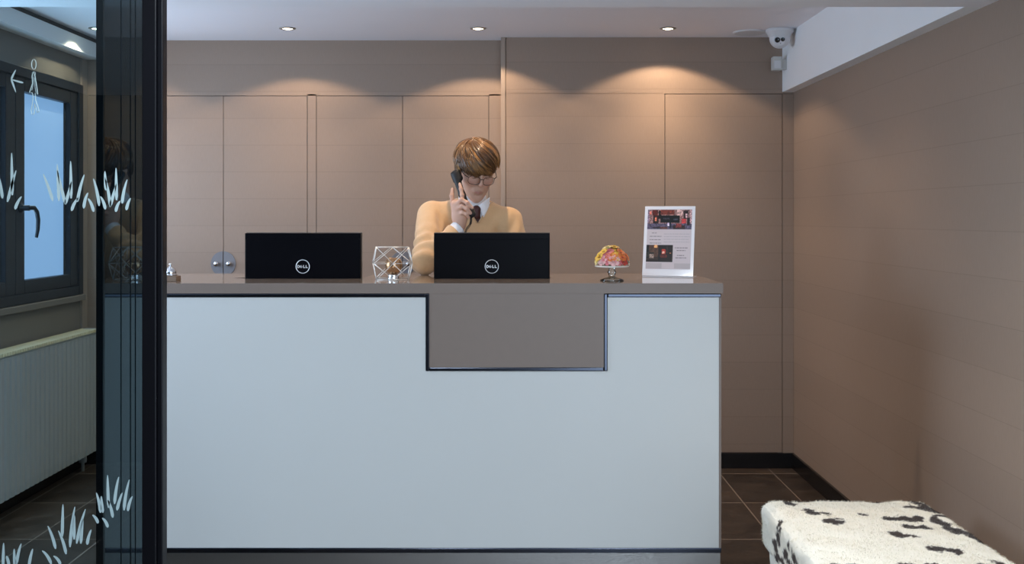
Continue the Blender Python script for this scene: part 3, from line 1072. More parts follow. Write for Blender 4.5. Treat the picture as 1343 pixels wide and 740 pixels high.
def hide_box(name, x0, x1, y0, y1, z0, z1, rad, step=.006):
    """box with rounded edges as a dense grid surface"""
    bm = bmesh.new()
    cache = {}
    c = Vector(((x0 + x1) / 2, (y0 + y1) / 2, (z0 + z1) / 2))
    hx, hy, hz = (x1 - x0) / 2, (y1 - y0) / 2, (z1 - z0) / 2

    def vert(p):
        key = (round(p[0], 5), round(p[1], 5), round(p[2], 5))
        if key not in cache:
            cache[key] = bm.verts.new(key)
        return cache[key]

    def face_grid(ax, sgn):
        a, b = [i for i in range(3) if i != ax]
        hs = (hx, hy, hz)
        na, nb = max(2, round(2 * hs[a] / step)), max(2, round(2 * hs[b] / step))
        for i in range(na):
            for j in range(nb):
                q = []
                for (di, dj) in ((0, 0), (1, 0), (1, 1), (0, 1)):
                    p = [0, 0, 0]
                    p[ax] = sgn * hs[ax]
                    p[a] = -hs[a] + 2 * hs[a] * (i + di) / na
                    p[b] = -hs[b] + 2 * hs[b] * (j + dj) / nb
                    q.append(vert(p))
                try:
                    bm.faces.new(q)
                except ValueError:
                    pass
    for ax in range(3):
        for sgn in (-1, 1):
            face_grid(ax, sgn)
    from mathutils import noise as N
    for v in bm.verts:
        p = v.co.copy()
        inner = Vector((max(-hx + rad, min(hx - rad, p.x)), max(-hy + rad, min(hy - rad, p.y)), max(-hz + rad, min(hz - rad, p.z))))
        d = p - inner
        if d.length > 1e-6:
            m_ = max(abs(d.x), abs(d.y), abs(d.z))
            d = d.normalized() * min(rad, d.length if m_ < rad - 1e-6 else rad)
        q = inner + d
        q = q + d.normalized() * (.006 * N.noise(p * 9) + .003 * N.noise(p * 31)) if d.length > 1e-6 else q
        if p.z > hz - 1e-4:
            q.z += .012 * (1 - (p.x / hx) ** 2) * (1 - (p.y / hy) ** 2) - .002
        v.co = q + c
    bmesh.ops.recalc_face_normals(bm, faces=bm.faces)
    return bm


def topspot(x, y, rx, ry, z=BZ):
    Y = (CAMZ - z) * F / (y - CY)
    return (WX(x, Y), Y, rx * Y / F, ry * Y * Y / F / (CAMZ - z), None)


def sidespot(x, y, rx, ry):
    X = bx0
    Y = X * F / (x - CX)
    return (None, Y, rx * Y / F * 2.6, ry * Y / F, WZ(y, Y))


Z2 = lambda x, y: (930 + x / 3.252, 560 + y / 3.252)
SP_T = []
for (x, y, rx, ry) in [(343, 329, 20, 6), (424, 357, 20, 5), (440, 375, 26, 8), (494, 377, 18, 6), (530, 412, 36, 9), (545, 396, 12, 3), (661, 381, 12, 4),
                       (700, 312, 30, 5), (715, 306, 25, 4), (680, 307, 18, 3), (850, 315, 22, 4), (895, 326, 24, 6), (860, 346, 28, 6), (905, 345, 30, 9), (940, 340, 26, 10),
                       (960, 350, 30, 9), (925, 353, 30, 8), (985, 362, 26, 7), (990, 383, 30, 6), (780, 400, 38, 8), (850, 402, 40, 8), (890, 397, 22, 8), (880, 437, 45, 8),
                       (915, 436, 22, 10), (975, 405, 24, 12), (1000, 415, 22, 10), (1035, 440, 36, 10), (1080, 458, 40, 9), (1165, 478, 45, 14), (1195, 490, 26, 9), (1130, 460, 20, 12),
                       (805, 476, 24, 12), (840, 480, 40, 5), (1000, 532, 58, 10), (1040, 540, 36, 6), (960, 530, 26, 4), (330, 322, 8, 3)]:
    a, b = Z2(x, y)
    SP_T.append(topspot(a, b, rx / 3.252, ry / 3.252))
SP_S = []
for (x, y, rx, ry) in [(288, 422, 10, 22), (290, 475, 17, 26), (278, 500, 14, 22), (285, 520, 14, 16), (300, 450, 8, 10), (337, 510, 8, 22), (325, 545, 14, 26), (355, 545, 10, 22), (368, 570, 14, 22), (290, 560, 18, 20), (310, 575, 22, 16), (340, 580, 20, 16)]:
    a, b = Z2(x, y)
    SP_S.append(sidespot(a, b, rx / 3.252, ry / 3.252))
for k in range(26):  # more spots towards the near end
    SP_T.append((random.uniform(bx0, bx1), random.uniform(by0, 2.98), random.uniform(.01, .035), random.uniform(.01, .04), None))


def hide_color(p, jitter=True):
    from mathutils import noise as N
    q = Vector((p.x * 38, p.y * 30, p.z * 38))
    wob = Vector((N.noise(q), N.noise(q + Vector((9, 3, 1))), N.noise(q + Vector((2, 8, 5))))) * .011
    q2 = q * 2.7
    wob += Vector((N.noise(q2), N.noise(q2 + Vector((9, 3, 1))), N.noise(q2 + Vector((2, 8, 5))))) * .009
    s_ = 9
    if p.z > BZ - .03:
        for (x, y, rx, ry, z) in SP_T:
            dx, dy = (p.x + wob.x - x) / rx, (p.y + wob.y * 1.6 - y) / ry
            s_ = min(s_, (dx * dx + dy * dy) / 1.7)
    if p.x < bx0 + .045:
        for (x, y, ry, rz, z) in SP_S:
            dy, dz = (p.y + wob.y * 2 - y) / ry, (p.z + wob.z - z) / rz
            s_ = min(s_, dy * dy + dz * dz)
    base = Vector((.93, .875, .75))
    t = max(0, min(1, (1.15 - s_) / .3))
    c = base.lerp(Vector((.045, .028, .02)), t)
    return c


def paint_hide(o, off):
    me = o.data
    ca = me.color_attributes.new('Pigment', 'FLOAT_COLOR', 'POINT')
    for i, v in enumerate(me.vertices):
        c = hide_color(v.co + off)
        ca.data[i].color = (*c, 1)


OB = Vector((bxc, byc, 0))
bm = hide_box('cushion', bx0, bx1, by0, by1, BZ - .165, BZ, .038)
bmesh.ops.translate(bm, verts=bm.verts, vec=-OB)
cu = fin('cushion', bm, M['hide'], be, smooth=True)
paint_hide(cu, OB)
bm = hide_box('base', bx0 + .025, bx1 - .025, by0 + .025, by1 - .025, .09, BZ - .15, .02, .012)
bmesh.ops.translate(bm, verts=bm.verts, vec=-OB)
ba = fin('upholstered_base', bm, M['hide'], be, smooth=True)
paint_hide(ba, OB)
for sx in (-1, 1):
    for sy in (-1, 1):
        bm = bmesh.new()
        add_lathe(bm, [(.018, 0), (.026, .095), (0, .096)], 16, T(sx * (bx1 - bx0) * .38, sy * (by1 - by0) * .42, 0))
        fin('foot', bm, M['dark_wood'], be, smooth=False)
# short pile: fine blades in one mesh
nrm_rnd = random.Random(3)
polys = cu.data.polygons
areas = np.array([p.area for p in polys])
cdf = np.cumsum(areas) / areas.sum()
NB = 52000
pick = np.searchsorted(cdf, np.random.rand(NB))
verts, faces, cols = [], [], []
ca = cu.data.color_attributes['Pigment'].data
vco = [v.co for v in cu.data.vertices]
for i in pick:
    p = polys[int(min(i, len(polys) - 1))]
    if p.normal.z < -.3:
        continue
    vi = p.vertices
    a, b = nrm_rnd.random(), nrm_rnd.random()
    q = vco[vi[0]].lerp(vco[vi[1]], a).lerp(vco[vi[3]].lerp(vco[vi[2]], a), b)
    n = p.normal
    lay = Vector((-.3, -1, -.5)) + Vector((nrm_rnd.uniform(-.5, .5), nrm_rnd.uniform(-.4, .4), nrm_rnd.uniform(-.3, .3)))
    d = (n * .55 + (lay - n * lay.dot(n)).normalized() * .8).normalized() * nrm_rnd.uniform(.006, .012)
    sd = d.cross(n).normalized() * .0007
    k = len(verts)
    verts += [q - sd - n * .001, q + sd - n * .001, q + d]
    faces.append((k, k + 1, k + 2))
    c = ca[vi[0]].color
    f_ = nrm_rnd.uniform(.85, 1.05)
    cols += [(c[0] * f_, c[1] * f_, c[2] * f_, 1)] * 3
me = bpy.data.meshes.new('hair_pile')
me.from_pydata(verts, [], faces)
cc = me.color_attributes.new('Pigment', 'FLOAT_COLOR', 'POINT')
cc.data.foreach_set('color', np.array(cols, dtype=np.float32).ravel())
hp_ = link('hair_pile', me, M['hide'], be)
hp_['kind'] = 'stuff'
# ------------------------------------------------------------------ the receptionist
def sd_sph(P, c, r):
    return np.linalg.norm(P - np.array(c), axis=1) - r


def sd_ell(P, c, r, Rm=None):
    p = P - np.array(c)
    if Rm is not None:
        p = p @ Rm
    r = np.array(r)
    k0 = np.linalg.norm(p / r, axis=1)
    k1 = np.linalg.norm(p / (r * r), axis=1) + 1e-9
    return k0 * (k0 - 1) / k1


def sd_cap(P, a, b, r1, r2=None):
    a = np.array(a, float)
    b = np.array(b, float)
    r2 = r1 if r2 is None else r2
    pa = P - a
    ba = b - a
    h = np.clip(pa @ ba / (ba @ ba), 0, 1)
    return np.linalg.norm(pa - h[:, None] * ba, axis=1) - (r1 + (r2 - r1) * h)


def sd_box(P, c, hs, Rm=None, r=0.0):
    p = P - np.array(c)
    if Rm is not None:
        p = p @ Rm
    q = np.abs(p) - (np.array(hs) - r)
    return np.linalg.norm(np.maximum(q, 0), axis=1) + np.minimum(q.max(axis=1), 0) - r


def su(a, b, k):
    h = np.clip(.5 + .5 * (b - a) / k, 0, 1)
    return b + (a - b) * h - k * h * (1 - h)


def ss(a, b, k):
    """a minus b"""
    h = np.clip(.5 - .5 * (a + b) / k, 0, 1)
    return a + (-b - a) * h + k * h * (1 - h)


def sdf_mesh(name, f, lo, hi, h):
    lo = np.array(lo, float)
    n = np.ceil((np.array(hi) - lo) / h).astype(int) + 1
    B = 12
    nb = -(-n // B)
    N_ = nb * B
    V = np.full(tuple(N_ + 1), 1.0, np.float32)
    ci = np.array(np.meshgrid(*[np.arange(k) for k in nb], indexing='ij')).reshape(3, -1).T
    cc = lo + (ci * B + B / 2) * h
    d = f(cc)
    rad = B * h * .87 * 1.6 + .012
    ax = np.arange(B + 1)
    G = np.array(np.meshgrid(ax, ax, ax, indexing='ij')).reshape(3, -1).T
    for k in range(len(ci)):
        i, j, l = ci[k] * B
        if abs(d[k]) > rad:
            if d[k] < 0:
                sub = V[i:i + B + 1, j:j + B + 1, l:l + B + 1]
                sub[sub == 1.0] = -1.0
            continue
    act = [k for k in range(len(ci)) if abs(d[k]) <= rad]
    for s0 in range(0, len(act), 24):
        ks = act[s0:s0 + 24]
        P = np.concatenate([lo + (ci[k] * B + G) * h for k in ks])
        v = f(P).astype(np.float32).reshape(len(ks), B + 1, B + 1, B + 1)
        for q, k in enumerate(ks):
            i, j, l = ci[k] * B
            V[i:i + B + 1, j:j + B + 1, l:l + B + 1] = v[q]
    S = V < 0
    c8 = [(0, 0, 0), (1, 0, 0), (0, 1, 0), (1, 1, 0), (0, 0, 1), (1, 0, 1), (0, 1, 1), (1, 1, 1)]
    m = N_

    def sl(A, o):
        return A[o[0]:o[0] + m[0], o[1]:o[1] + m[1], o[2]:o[2] + m[2]]
    cnt = sum(sl(S, o).astype(np.int8) for o in c8)
    act = (cnt > 0) & (cnt < 8)
    idx = np.argwhere(act)
    ids = np.full(tuple(m), -1, np.int64)
    ids[act] = np.arange(len(idx))
    vals = np.stack([V[idx[:, 0] + o[0], idx[:, 1] + o[1], idx[:, 2] + o[2]] for o in c8], 1)
    acc = np.zeros((len(idx), 3))
    num = np.zeros(len(idx))
    for a in range(8):
        for ax_ in range(3):
            if c8[a][ax_] == 0:
                ob = list(c8[a])
                ob[ax_] = 1
                b = c8.index(tuple(ob))
                va, vb = vals[:, a], vals[:, b]
                cr = (va < 0) != (vb < 0)
                t = np.where(cr, va / np.where(cr, va - vb, 1), 0)
                p = np.tile(np.array(c8[a], float), (len(idx), 1))
                p[:, ax_] += t
                acc += np.where(cr[:, None], p, 0)
                num += cr
    verts = lo + (idx + acc / num[:, None]) * h
    faces = []
    for ax_ in range(3):
        u, w_ = [k for k in range(3) if k != ax_]
        sa = S[:m[0], :m[1], :m[2]]
        off = [0, 0, 0]
        off[ax_] = 1
        sb_ = sl(S, off)
        e = np.argwhere(sa != sb_)
        e = e[(e[:, u] > 0) & (e[:, w_] > 0)]
        du, dw = np.zeros(3, int), np.zeros(3, int)
        du[u], dw[w_] = 1, 1
        q = [e, e - du, e - du - dw, e - dw]
        q = np.stack([ids[x[:, 0], x[:, 1], x[:, 2]] for x in q], 1)
        ins = S[e[:, 0], e[:, 1], e[:, 2]]
        if ax_ == 1:
            ins = ~ins
        q[~ins] = q[~ins][:, ::-1]
        faces.append(q[(q >= 0).all(1)])
    faces = np.concatenate(faces)
    me = bpy.data.meshes.new(name)
    me.vertices.add(len(verts))
    me.vertices.foreach_set('co', verts.astype(np.float32).ravel())
    me.loops.add(faces.size)
    me.loops.foreach_set('vertex_index', faces.astype(np.int32).ravel())
    me.polygons.add(len(faces))
    me.polygons.foreach_set('loop_start', np.arange(0, faces.size, 4, dtype=np.int32))
    me.polygons.foreach_set('loop_total', np.full(len(faces), 4, np.int32))
    me.update(calc_edges=True)
    me.validate()
    return me, verts


def V3(v):
    return np.array(v, float)


rec = thing('person', 'person in camel jumper and glasses standing behind the desk, phoning with head bowed', 'person', (0, 0, 0))

# --- head frame
HC = V3((WX(624.5, 4.66), 4.66, 1.632))
Rh = (Matrix.Rotation(math.radians(17), 3, 'Z') @ Matrix.Rotation(math.radians(27), 3, 'X') @ Matrix.Rotation(math.radians(3), 3, 'Y'))
RH = np.array(Rh)


def toH(P):
    return (P - HC) @ RH


def HW(p):
    return HC + RH @ V3(p)


# joints
NECK = V3((-.182, 4.735, 1.465))
SHR = V3((WX(566, 4.74), 4.74, 1.430))
SHL = V3((WX(668, 4.73), 4.73, 1.405))
ELR = V3((WX(557, 4.46), 4.46, 1.238))
WRR = V3((WX(603, 4.53), 4.53, WZ(297, 4.53)))
ELL = V3((.045, 4.66, 1.165))
WRL = V3((-.03, 4.43, 1.03))
HIP = V3((-.17, 4.83, .97))


def q3(x, y, Y):
    return V3((WX(x, Y), Y, WZ(y, Y)))


def sd_head(P):
    p = toH(P)
    s = p * V3((1, 1, 1))
    ax = np.abs(p[:, 0])
    m = np.stack([ax, p[:, 1], p[:, 2]], 1)          # mirrored
    d = sd_ell(p, (0, .012, .03), (.074, .094, .083))
    d = su(d, sd_ell(p, (0, -.022, -.040), (.061, .065, .074)), .03)
    d = su(d, sd_cap(m, (.050, -.004, -.052), (.015, -.070, -.098), .018, .018), .03)
    d = su(d, sd_sph(p, (0, -.080, -.107), .0155), .018)
    d = su(d, sd_sph(m, (.042, -.062, -.020), .021), .028)
    d = su(d, sd_cap(m, (.012, -.086, .024), (.042, -.072, .026), .009, .008), .014)
    d = ss(d, sd_ell(m, (.031, -.101, .004), (.019, .015, .012)), .014)
    d = su(d, sd_sph(m, (.031, -.0765, .004), .0125), .005)
    d = su(d, sd_cap(m, (.021, -.0885, -.003), (.041, -.0855, -.003), .0012), .003)
    d = su(d, sd_cap(p, (0, -.088, .014), (0, -.110, -.024), .0065, .0085), .010)
    d = su(d, sd_sph(m, (.0105, -.0985, -.027), .0062), .006)
    d = ss(d, sd_sph(m, (.005, -.107, -.035), .0028), .003)
    d = su(d, sd_ell(p, (0, -.084, -.064), (.024, .010, .016)), .012)
    d = su(d, sd_cap(m, (.0, -.0975, -.0615), (.018, -.0905, -.0645), .0042, .0022), .004)
    d = su(d, sd_cap(m, (.0, -.0965, -.0715), (.015, -.0905, -.0695), .0050, .0024), .005)
    d = ss(d, sd_cap(m, (.0, -.1015, -.0662), (.021, -.0915, -.0672), .0011), .0018)
    d = ss(d, sd_cap(m, (.0, -.094, -.0835), (.010, -.092, -.0825), .003), .007)
    # ears
    e = sd_ell(m, (.077, .012, -.004), (.009, .019, .031))
    e = ss(e, sd_ell(m, (.086, .009, .0), (.006, .011, .019)), .004)
    d = su(d, e, .006)
    return d


CH = V3((WX(614, 4.74), 4.745, 1.30))


def sd_hand_r(P):
    # wrist and palm
    pc = q3(600.5, 280, 4.528)
    kn = q3(598.0, 268.5, 4.522)
    d = sd_cap(P, WRR, q3(601.5, 288, 4.53), .0235, .026)
    d = su(d, sd_cap(P, pc, kn, .027, .022), .02)
    d = su(d, sd_cap(P, q3(606, 284, 4.525), q3(604, 271, 4.515), .020, .016), .02)
    d = su(d, sd_cap(P, q3(604.5, 290, 4.53), q3(600, 276, 4.55), .021, .018), .02)

    def finger(d, pts, r0, r1, k=.007):
        f = None
        n = len(pts) - 1
        for i in range(n):
            a, b = r0 + (r1 - r0) * i / n, r0 + (r1 - r0) * (i + 1) / n
            c = sd_cap(P, pts[i], pts[i + 1], a, b)
            f = c if f is None else su(f, c, .003)
        for i in range(1, n):
            f = su(f, sd_sph(P, pts[i], r0 * 1.06 - i * .0004), .003)
        return su(d, f, k)
    # index lies up along the handset, the next three curl over it, thumb up behind the left edge
    d = finger(d, [q3(606.5, 266, 4.510), q3(606.0, 256, 4.502), q3(604.6, 248, 4.508), q3(603.2, 241.5, 4.518)], .0095, .0068)
    d = finger(d, [q3(599.5, 267, 4.508), q3(605.5, 262.0, 4.488), q3(612.5, 266.0, 4.482), q3(619.0, 272.5, 4.492)], .0098, .0075)
    d = finger(d, [q3(599.5, 274, 4.508), q3(606.0, 270.5, 4.486), q3(612.0, 273.5, 4.482), q3(617.0, 279.5, 4.494)], .0094, .0072)
    d = finger(d, [q3(601.5, 281, 4.510), q3(607.0, 278.5, 4.492), q3(611.5, 281.0, 4.490), q3(614.8, 285.5, 4.500)], .0086, .0064)
    d = finger(d, [q3(597.0, 280, 4.545), q3(593.8, 268, 4.552), q3(592.8, 257, 4.560), q3(593.8, 248.5, 4.568)], .0115, .0082, .012)
    return d


def sd_hand_l(P):
    d = sd_cap(P, WRL, WRL + V3((-.005, -.045, -.02)), .024, .026)
    base = WRL + V3((-.005, -.05, -.022))
    for i, dx in enumerate((-.03, -.011, .009, .028)):
        L = (.06, .068, .064, .05)[i]
        a = base + V3((dx, -.015, .004))
        b = a + V3((dx * .15, -L * .55, .004))
        c = b + V3((dx * .05, -L * .35, -.022))
        d = su(d, sd_cap(P, base + V3((dx * .8, .0, 0)), a, .014, .0105), .01)
        f = su(sd_cap(P, a, b, .0095, .0085), sd_cap(P, b, c, .0085, .007), .003)
        d = su(d, f, .006)
    t0 = WRL + V3((-.018, -.02, -.012))
    t1 = t0 + V3((-.032, -.03, -.008))
    d = su(d, su(sd_cap(P, t0, t1, .014, .0105), sd_cap(P, t1, t1 + V3((-.006, -.03, -.006)), .0105, .008), .003), .01)
    return d


def sd_skin(P):
    d = sd_head(P)
    # neck
    d = su(d, sd_cap(P, HW((0, .028, -.05)), NECK + V3((0, .0, .0)), .055, .058), .02)
    # shoulders, chest (under the clothes)
    d = su(d, sd_cap(P, SHR + V3((.03, 0, -.01)), NECK + V3((-.02, 0, -.03)), .045, .05), .04)
    d = su(d, sd_cap(P, SHL + V3((-.03, 0, -.01)), NECK + V3((.02, 0, -.03)), .045, .05), .04)
    d = su(d, sd_ell(P, CH, (.145, .085, .17)), .05)
    d = su(d, sd_cap(P, CH + V3((0, .02, -.1)), HIP, .09, .10), .05)
    d = su(d, sd_cap(P, SHR, ELR, .042, .034), .03)
    d = su(d, sd_cap(P, ELR, WRR, .032, .0235), .015)
    d = su(d, sd_cap(P, SHL, ELL, .042, .034), .03)
    d = su(d, sd_cap(P, ELL, WRL, .032, .0235), .015)
    d = su(d, sd_hand_r(P), .006)
    d = su(d, sd_hand_l(P), .006)
    return d


lo_ = (-.50, 4.28, .93)
hi_ = (.16, 4.95, 1.76)
me, vs = sdf_mesh('body', sd_skin, lo_, hi_, .0030)
body = link('body', me, M['skin'], rec, smooth=True)
# skin pigment: lips, brows, stubble shade, nails
p = toH(vs)
ax = np.abs(p[:, 0])
colr = np.tile(V3((.60, .36, .265)), (len(vs), 1))


def blend(mask, c):
    global colr
    mask = np.clip(mask, 0, 1)[:, None]
    colr = colr * (1 - mask) + V3(c) * mask


fr = np.clip((-p[:, 1] - .04) / .02, 0, 1)
near = (np.abs(p) < .16).all(1)
lips = 1 - ((p[:, 0] / .021) ** 2 + ((p[:, 2] + .0665) / .0075) ** 2)
blend(np.clip(lips * 3, 0, 1) * fr * near * .8, (.46, .18, .15))
cheek = 1 - (((ax - .036) / .022) ** 2 + ((p[:, 2] + .028) / .02) ** 2)
blend(np.clip(cheek, 0, 1) * fr * near * .5, (.62, .30, .23))
nose = 1 - ((p[:, 0] / .014) ** 2 + ((p[:, 2] + .026) / .014) ** 2)
blend(np.clip(nose, 0, 1) * fr * near * .45, (.62, .28, .21))
beard = ((p[:, 2] < -.045) & near).astype(float) * np.clip((-p[:, 2] - .045) / .02, 0, 1) * (p[:, 1] < .0)
blend(beard * .28, (.38, .24, .17))
brow = 1 - (((ax - .030) / .022) ** 2 + ((p[:, 2] - .026 + (ax - .03) ** 2 * 6) / .0045) ** 2)
blend(np.clip(brow * 3, 0, 1) * fr * near * .8, (.16, .085, .04))
lash = 1 - (((ax - .031) / .013) ** 2 + ((p[:, 2] + .0035) / .0018) ** 2)
blend(np.clip(lash * 2, 0, 1) * fr * near * .85, (.06, .03, .02))
for tip in ((603.2, 241.5, 4.518), (619.0, 272.5, 4.492), (617.0, 279.5, 4.494)):
    dd = np.linalg.norm(vs - (q3(*tip) + V3((0, -.006, .0))), axis=1)
    blend(np.clip(1.6 - dd / .005, 0, 1) * .4, (.72, .5, .42))
ca = me.color_attributes.new('Pigment', 'FLOAT_COLOR', 'POINT')
ca.data.foreach_set('color', np.concatenate([colr, np.ones((len(vs), 1))], 1).astype(np.float32).ravel())


# --- clothes
def folds(P, c, r, amp, fq, dirv):
    """soft creases around a joint"""
    dd = np.linalg.norm(P - c, axis=1)
    wv = np.sin((P - c) @ V3(dirv) * fq + np.sin(P[:, 0] * 40) * 1.2 + P[:, 1] * 25)
    return amp * wv * np.exp(-(dd / r) ** 2)


def sd_torso(P, g_=0.0):
    d = sd_ell(P, CH, (.166 + g_, .108 + g_, .20 + g_))
    d = su(d, sd_cap(P, SHR + V3((.015, .0, .0)), NECK + V3((-.045, 0, -.012)), .056 + g_, .048 + g_), .05)
    d = su(d, sd_cap(P, SHL + V3((-.015, .0, .0)), NECK + V3((.045, 0, -.012)), .056 + g_, .048 + g_), .05)
    d = su(d, sd_cap(P, NECK + V3((-.02, .01, -.06)), NECK + V3((.02, .01, -.06)), .075 + g_, .075 + g_), .05)
    d = su(d, sd_ell(P, HIP + V3((0, 0, .10)), (.160 + g_, .105 + g_, .20 + g_)), .06)
    return d


VB = V3((WX(626.5, 4.65), 0, WZ(292.5, 4.65)))       # bottom of the V


def sd_vcut(P):
    # V-shaped opening at the front and a round neck hole
    x = P[:, 0] - VB[0]
    z = P[:, 2] - VB[2]
    wd = np.where(x > 0, x / .62, -x / .62)
    v = (wd - z) * .85
    v = np.maximum(v, P[:, 1] - (NECK[1] - .0))
    hole = sd_cap(P, NECK + V3((0, .0, -.03)), HW((0, .03, -.06)), .063, .062)
    return np.minimum(v, hole)


ELo = ELR + V3((0, 0, .0))
SLV = WRR + (ELR - WRR) / np.linalg.norm(ELR - WRR) * .032


def sd_sleeve_r(P):
    d = su(sd_cap(P, SHR, ELR, .062, .053), sd_cap(P, ELR, SLV, .052, .036), .025)
    d = d + folds(P, ELR + V3((.02, .05, .04)), .11, .0085, 85, (.25, .4, .9)) + folds(P, SHR + V3((.03, -.05, -.06)), .10, .0075, 70, (.9, .1, -.4))
    return d


def sd_sweater(P):
    d = sd_torso(P)
    d = d + folds(P, CH + V3((-.08, -.09, -.02)), .11, .005, 60, (.5, 0, .85)) + folds(P, CH + V3((.10, -.09, .04)), .09, .005, 55, (-.7, 0, .7))
    d = su(d, sd_sleeve_r(P), .03)
    sl_ = su(sd_cap(P, SHL, ELL, .060, .050), sd_cap(P, ELL, WRL + V3((.01, .035, .02)), .048, .034), .02)
    sl_ = sl_ + folds(P, SHL + V3((.0, -.05, -.08)), .09, .008, 75, (.8, .1, -.5))
    d = su(d, sl_, .025)
    d = ss(d, sd_vcut(P), .004)
    # sleeve ends open
    u_ = (WRR - ELR) / np.linalg.norm(WRR - ELR)
    along = (P - SLV) @ u_
    d = np.where(np.linalg.norm(P - SLV, axis=1) < .09, np.maximum(d, along - .002), d)
    d = np.maximum(d, .90 - P[:, 2])
    return d


me, vs = sdf_mesh('jumper', sd_sweater, (-.52, 4.30, .88), (.17, 4.98, 1.60), .0036)
jump = link('jumper', me, M['sweater'], rec, smooth=True)


# ribbed edge of the V and cuff
def proj_front(x, z, f, y0=4.45, y1=4.75, off=0.0):
    ys = np.linspace(y0, y1, 400)
    P = np.stack([np.full(400, x), ys, np.full(400, z)], 1)
    d = f(P)
    k = np.argmax(d < off)
    return ys[k] if (d < off).any() else None


for sgn in (-1, 1):
    bm = bmesh.new()
    pp = []
    for t in np.linspace(0, 1, 14):
        z = VB[2] + .10 * t
        x = VB[0] + sgn * (.62 * .10 * t + .003)
        y = proj_front(x + sgn * .004, z, sd_torso, 4.45, 4.80)
        if y is None:
            break
        pp.append((x, y - .0005, z))
    if len(pp) > 3:
        add_tube(bm, pp, .0052, 8, flat=.55)
        fin('neck_rib', bm, M['rib'], jump, smooth=True)
    else:
        bm.free()


def sd_shirt(P):
    d = sd_torso(P, -.007)
    d = np.maximum(d, 1.12 - P[:, 2])
    # collar stand
    c = sd_cap(P, NECK + V3((0, .0, -.05)), HW((0, .022, -.075)), .0640, .0600)
    top = (P - (NECK + V3((0, 0, .040)))) @ V3((0.0, .55, .83))
    c = np.maximum(c, top)
    d = np.minimum(d, c)
    return d


me, vs = sdf_mesh('shirt', sd_shirt, (-.40, 4.55, 1.11), (.03, 4.90, 1.58), .0036)
shirt = link('shirt', me, M['shirt'], rec, smooth=True)
# collar wings: folded leaves lying on the collar stand
KN = q3(625.3, 277, 4.585)


def leafmesh(pts, th=.003, sub=6):
    bm = bmesh.new()
    a, b, c, d = [Vector(p) for p in pts]
    nrm = (b - a).cross(d - a).normalized()
    g1, g2 = [], []
    for i in range(sub + 1):
        r1, r2 = [], []
        for j in range(sub + 1):
            u, v = i / sub, j / sub
            q = a.lerp(b, u).lerp(d.lerp(c, u), v)
            q = q + Vector((0, -1, 0)) * .008 * math.sin(PI * u) * .7 * (1 - v * .3)
            r1.append(bm.verts.new(q))
            r2.append(bm.verts.new(q + Vector((0, th, 0))))
        g1.append(r1)
        g2.append(r2)
    for i in range(sub):
        for j in range(sub):
            bm.faces.new((g1[i][j], g1[i + 1][j], g1[i + 1][j + 1], g1[i][j + 1]))
            bm.faces.new((g2[i][j], g2[i][j + 1], g2[i + 1][j + 1], g2[i + 1][j]))
    for i in range(sub):
        for (j) in (0, sub):
            bm.faces.new((g1[i][j], g1[i + 1][j], g2[i + 1][j], g2[i][j]))
        for (j) in (0, sub):
            bm.faces.new((g1[j][i], g1[j][i + 1], g2[j][i + 1], g2[j][i]))
    return bm




def onshirt(x, y, off=.006):
    Y = 4.66
    for _ in range(6):
        p_ = q3(x, y, Y)
        yy = proj_front(p_[0], p_[2], sd_shirt, 4.5, 4.8)
        if yy is None:
            break
        Y = yy - off
    return q3(x, y, Y)


fin('collar_wing', leafmesh([onshirt(626, 270.5), onshirt(642.5, 258.5), onshirt(641.5, 272, .010), onshirt(634.2, 285.5, .012)]), M['shirt'], shirt, smooth=True)
fin('collar_wing', leafmesh([onshirt(625, 270.5), onshirt(607, 262), onshirt(607.5, 274, .010), onshirt(615.0, 286, .012)]), M['shirt'], shirt, smooth=True)


TK = [onshirt(624.8, 275.5, .004), onshirt(625.2, 283, .004), onshirt(625.4, 286, .000), onshirt(626, 302, -.014)]


def sd_tie(P):
    k = sd_cap(P, TK[0], TK[1], .0205, .0150)
    b = sd_cap((P - TK[2]) * V3((1, 2.2, 1)) + TK[2], TK[2], TK[3], .016, .022)
    return su(k, b, .006)


me, vs = sdf_mesh('tie', sd_tie, (-.24, 4.56, 1.30), (-.10, 4.74, 1.52), .0025)
link('tie', me, M['tie'], rec, smooth=True)


def sd_cuff(P):
    u_ = (WRR - ELR) / np.linalg.norm(WRR - ELR)
    a = WRR - u_ * .040
    b = WRR - u_ * .006
    d = sd_cap(P, a, b, .0335, .0325)
    d = np.maximum(d, (P - b) @ u_)
    return np.maximum(d, -(sd_cap(P, a, b + u_ * .03, .0290, .0275)))


me, vs = sdf_mesh('shirt_cuff', sd_cuff, WRR - .09, WRR + .07, .0022)
link('cuff', me, M['shirt'], shirt, smooth=True)


# --- trousers and shoes (behind the desk)
def sd_trousers(P):
    d = sd_ell(P, HIP, (.165, .115, .13))
    for s_ in (-1, 1):
        hp_ = HIP + V3((s_ * .085, 0, -.03))
        kn = V3((HIP[0] + s_ * .10, HIP[1] + .0, .50))
        an = V3((HIP[0] + s_ * .105, HIP[1] + .03, .09))
        d = su(d, sd_cap(P, hp_, kn, .088, .066), .02)
        d = su(d, sd_cap(P, kn, an, .064, .052), .02)
    return np.maximum(d, .045 - P[:, 2])


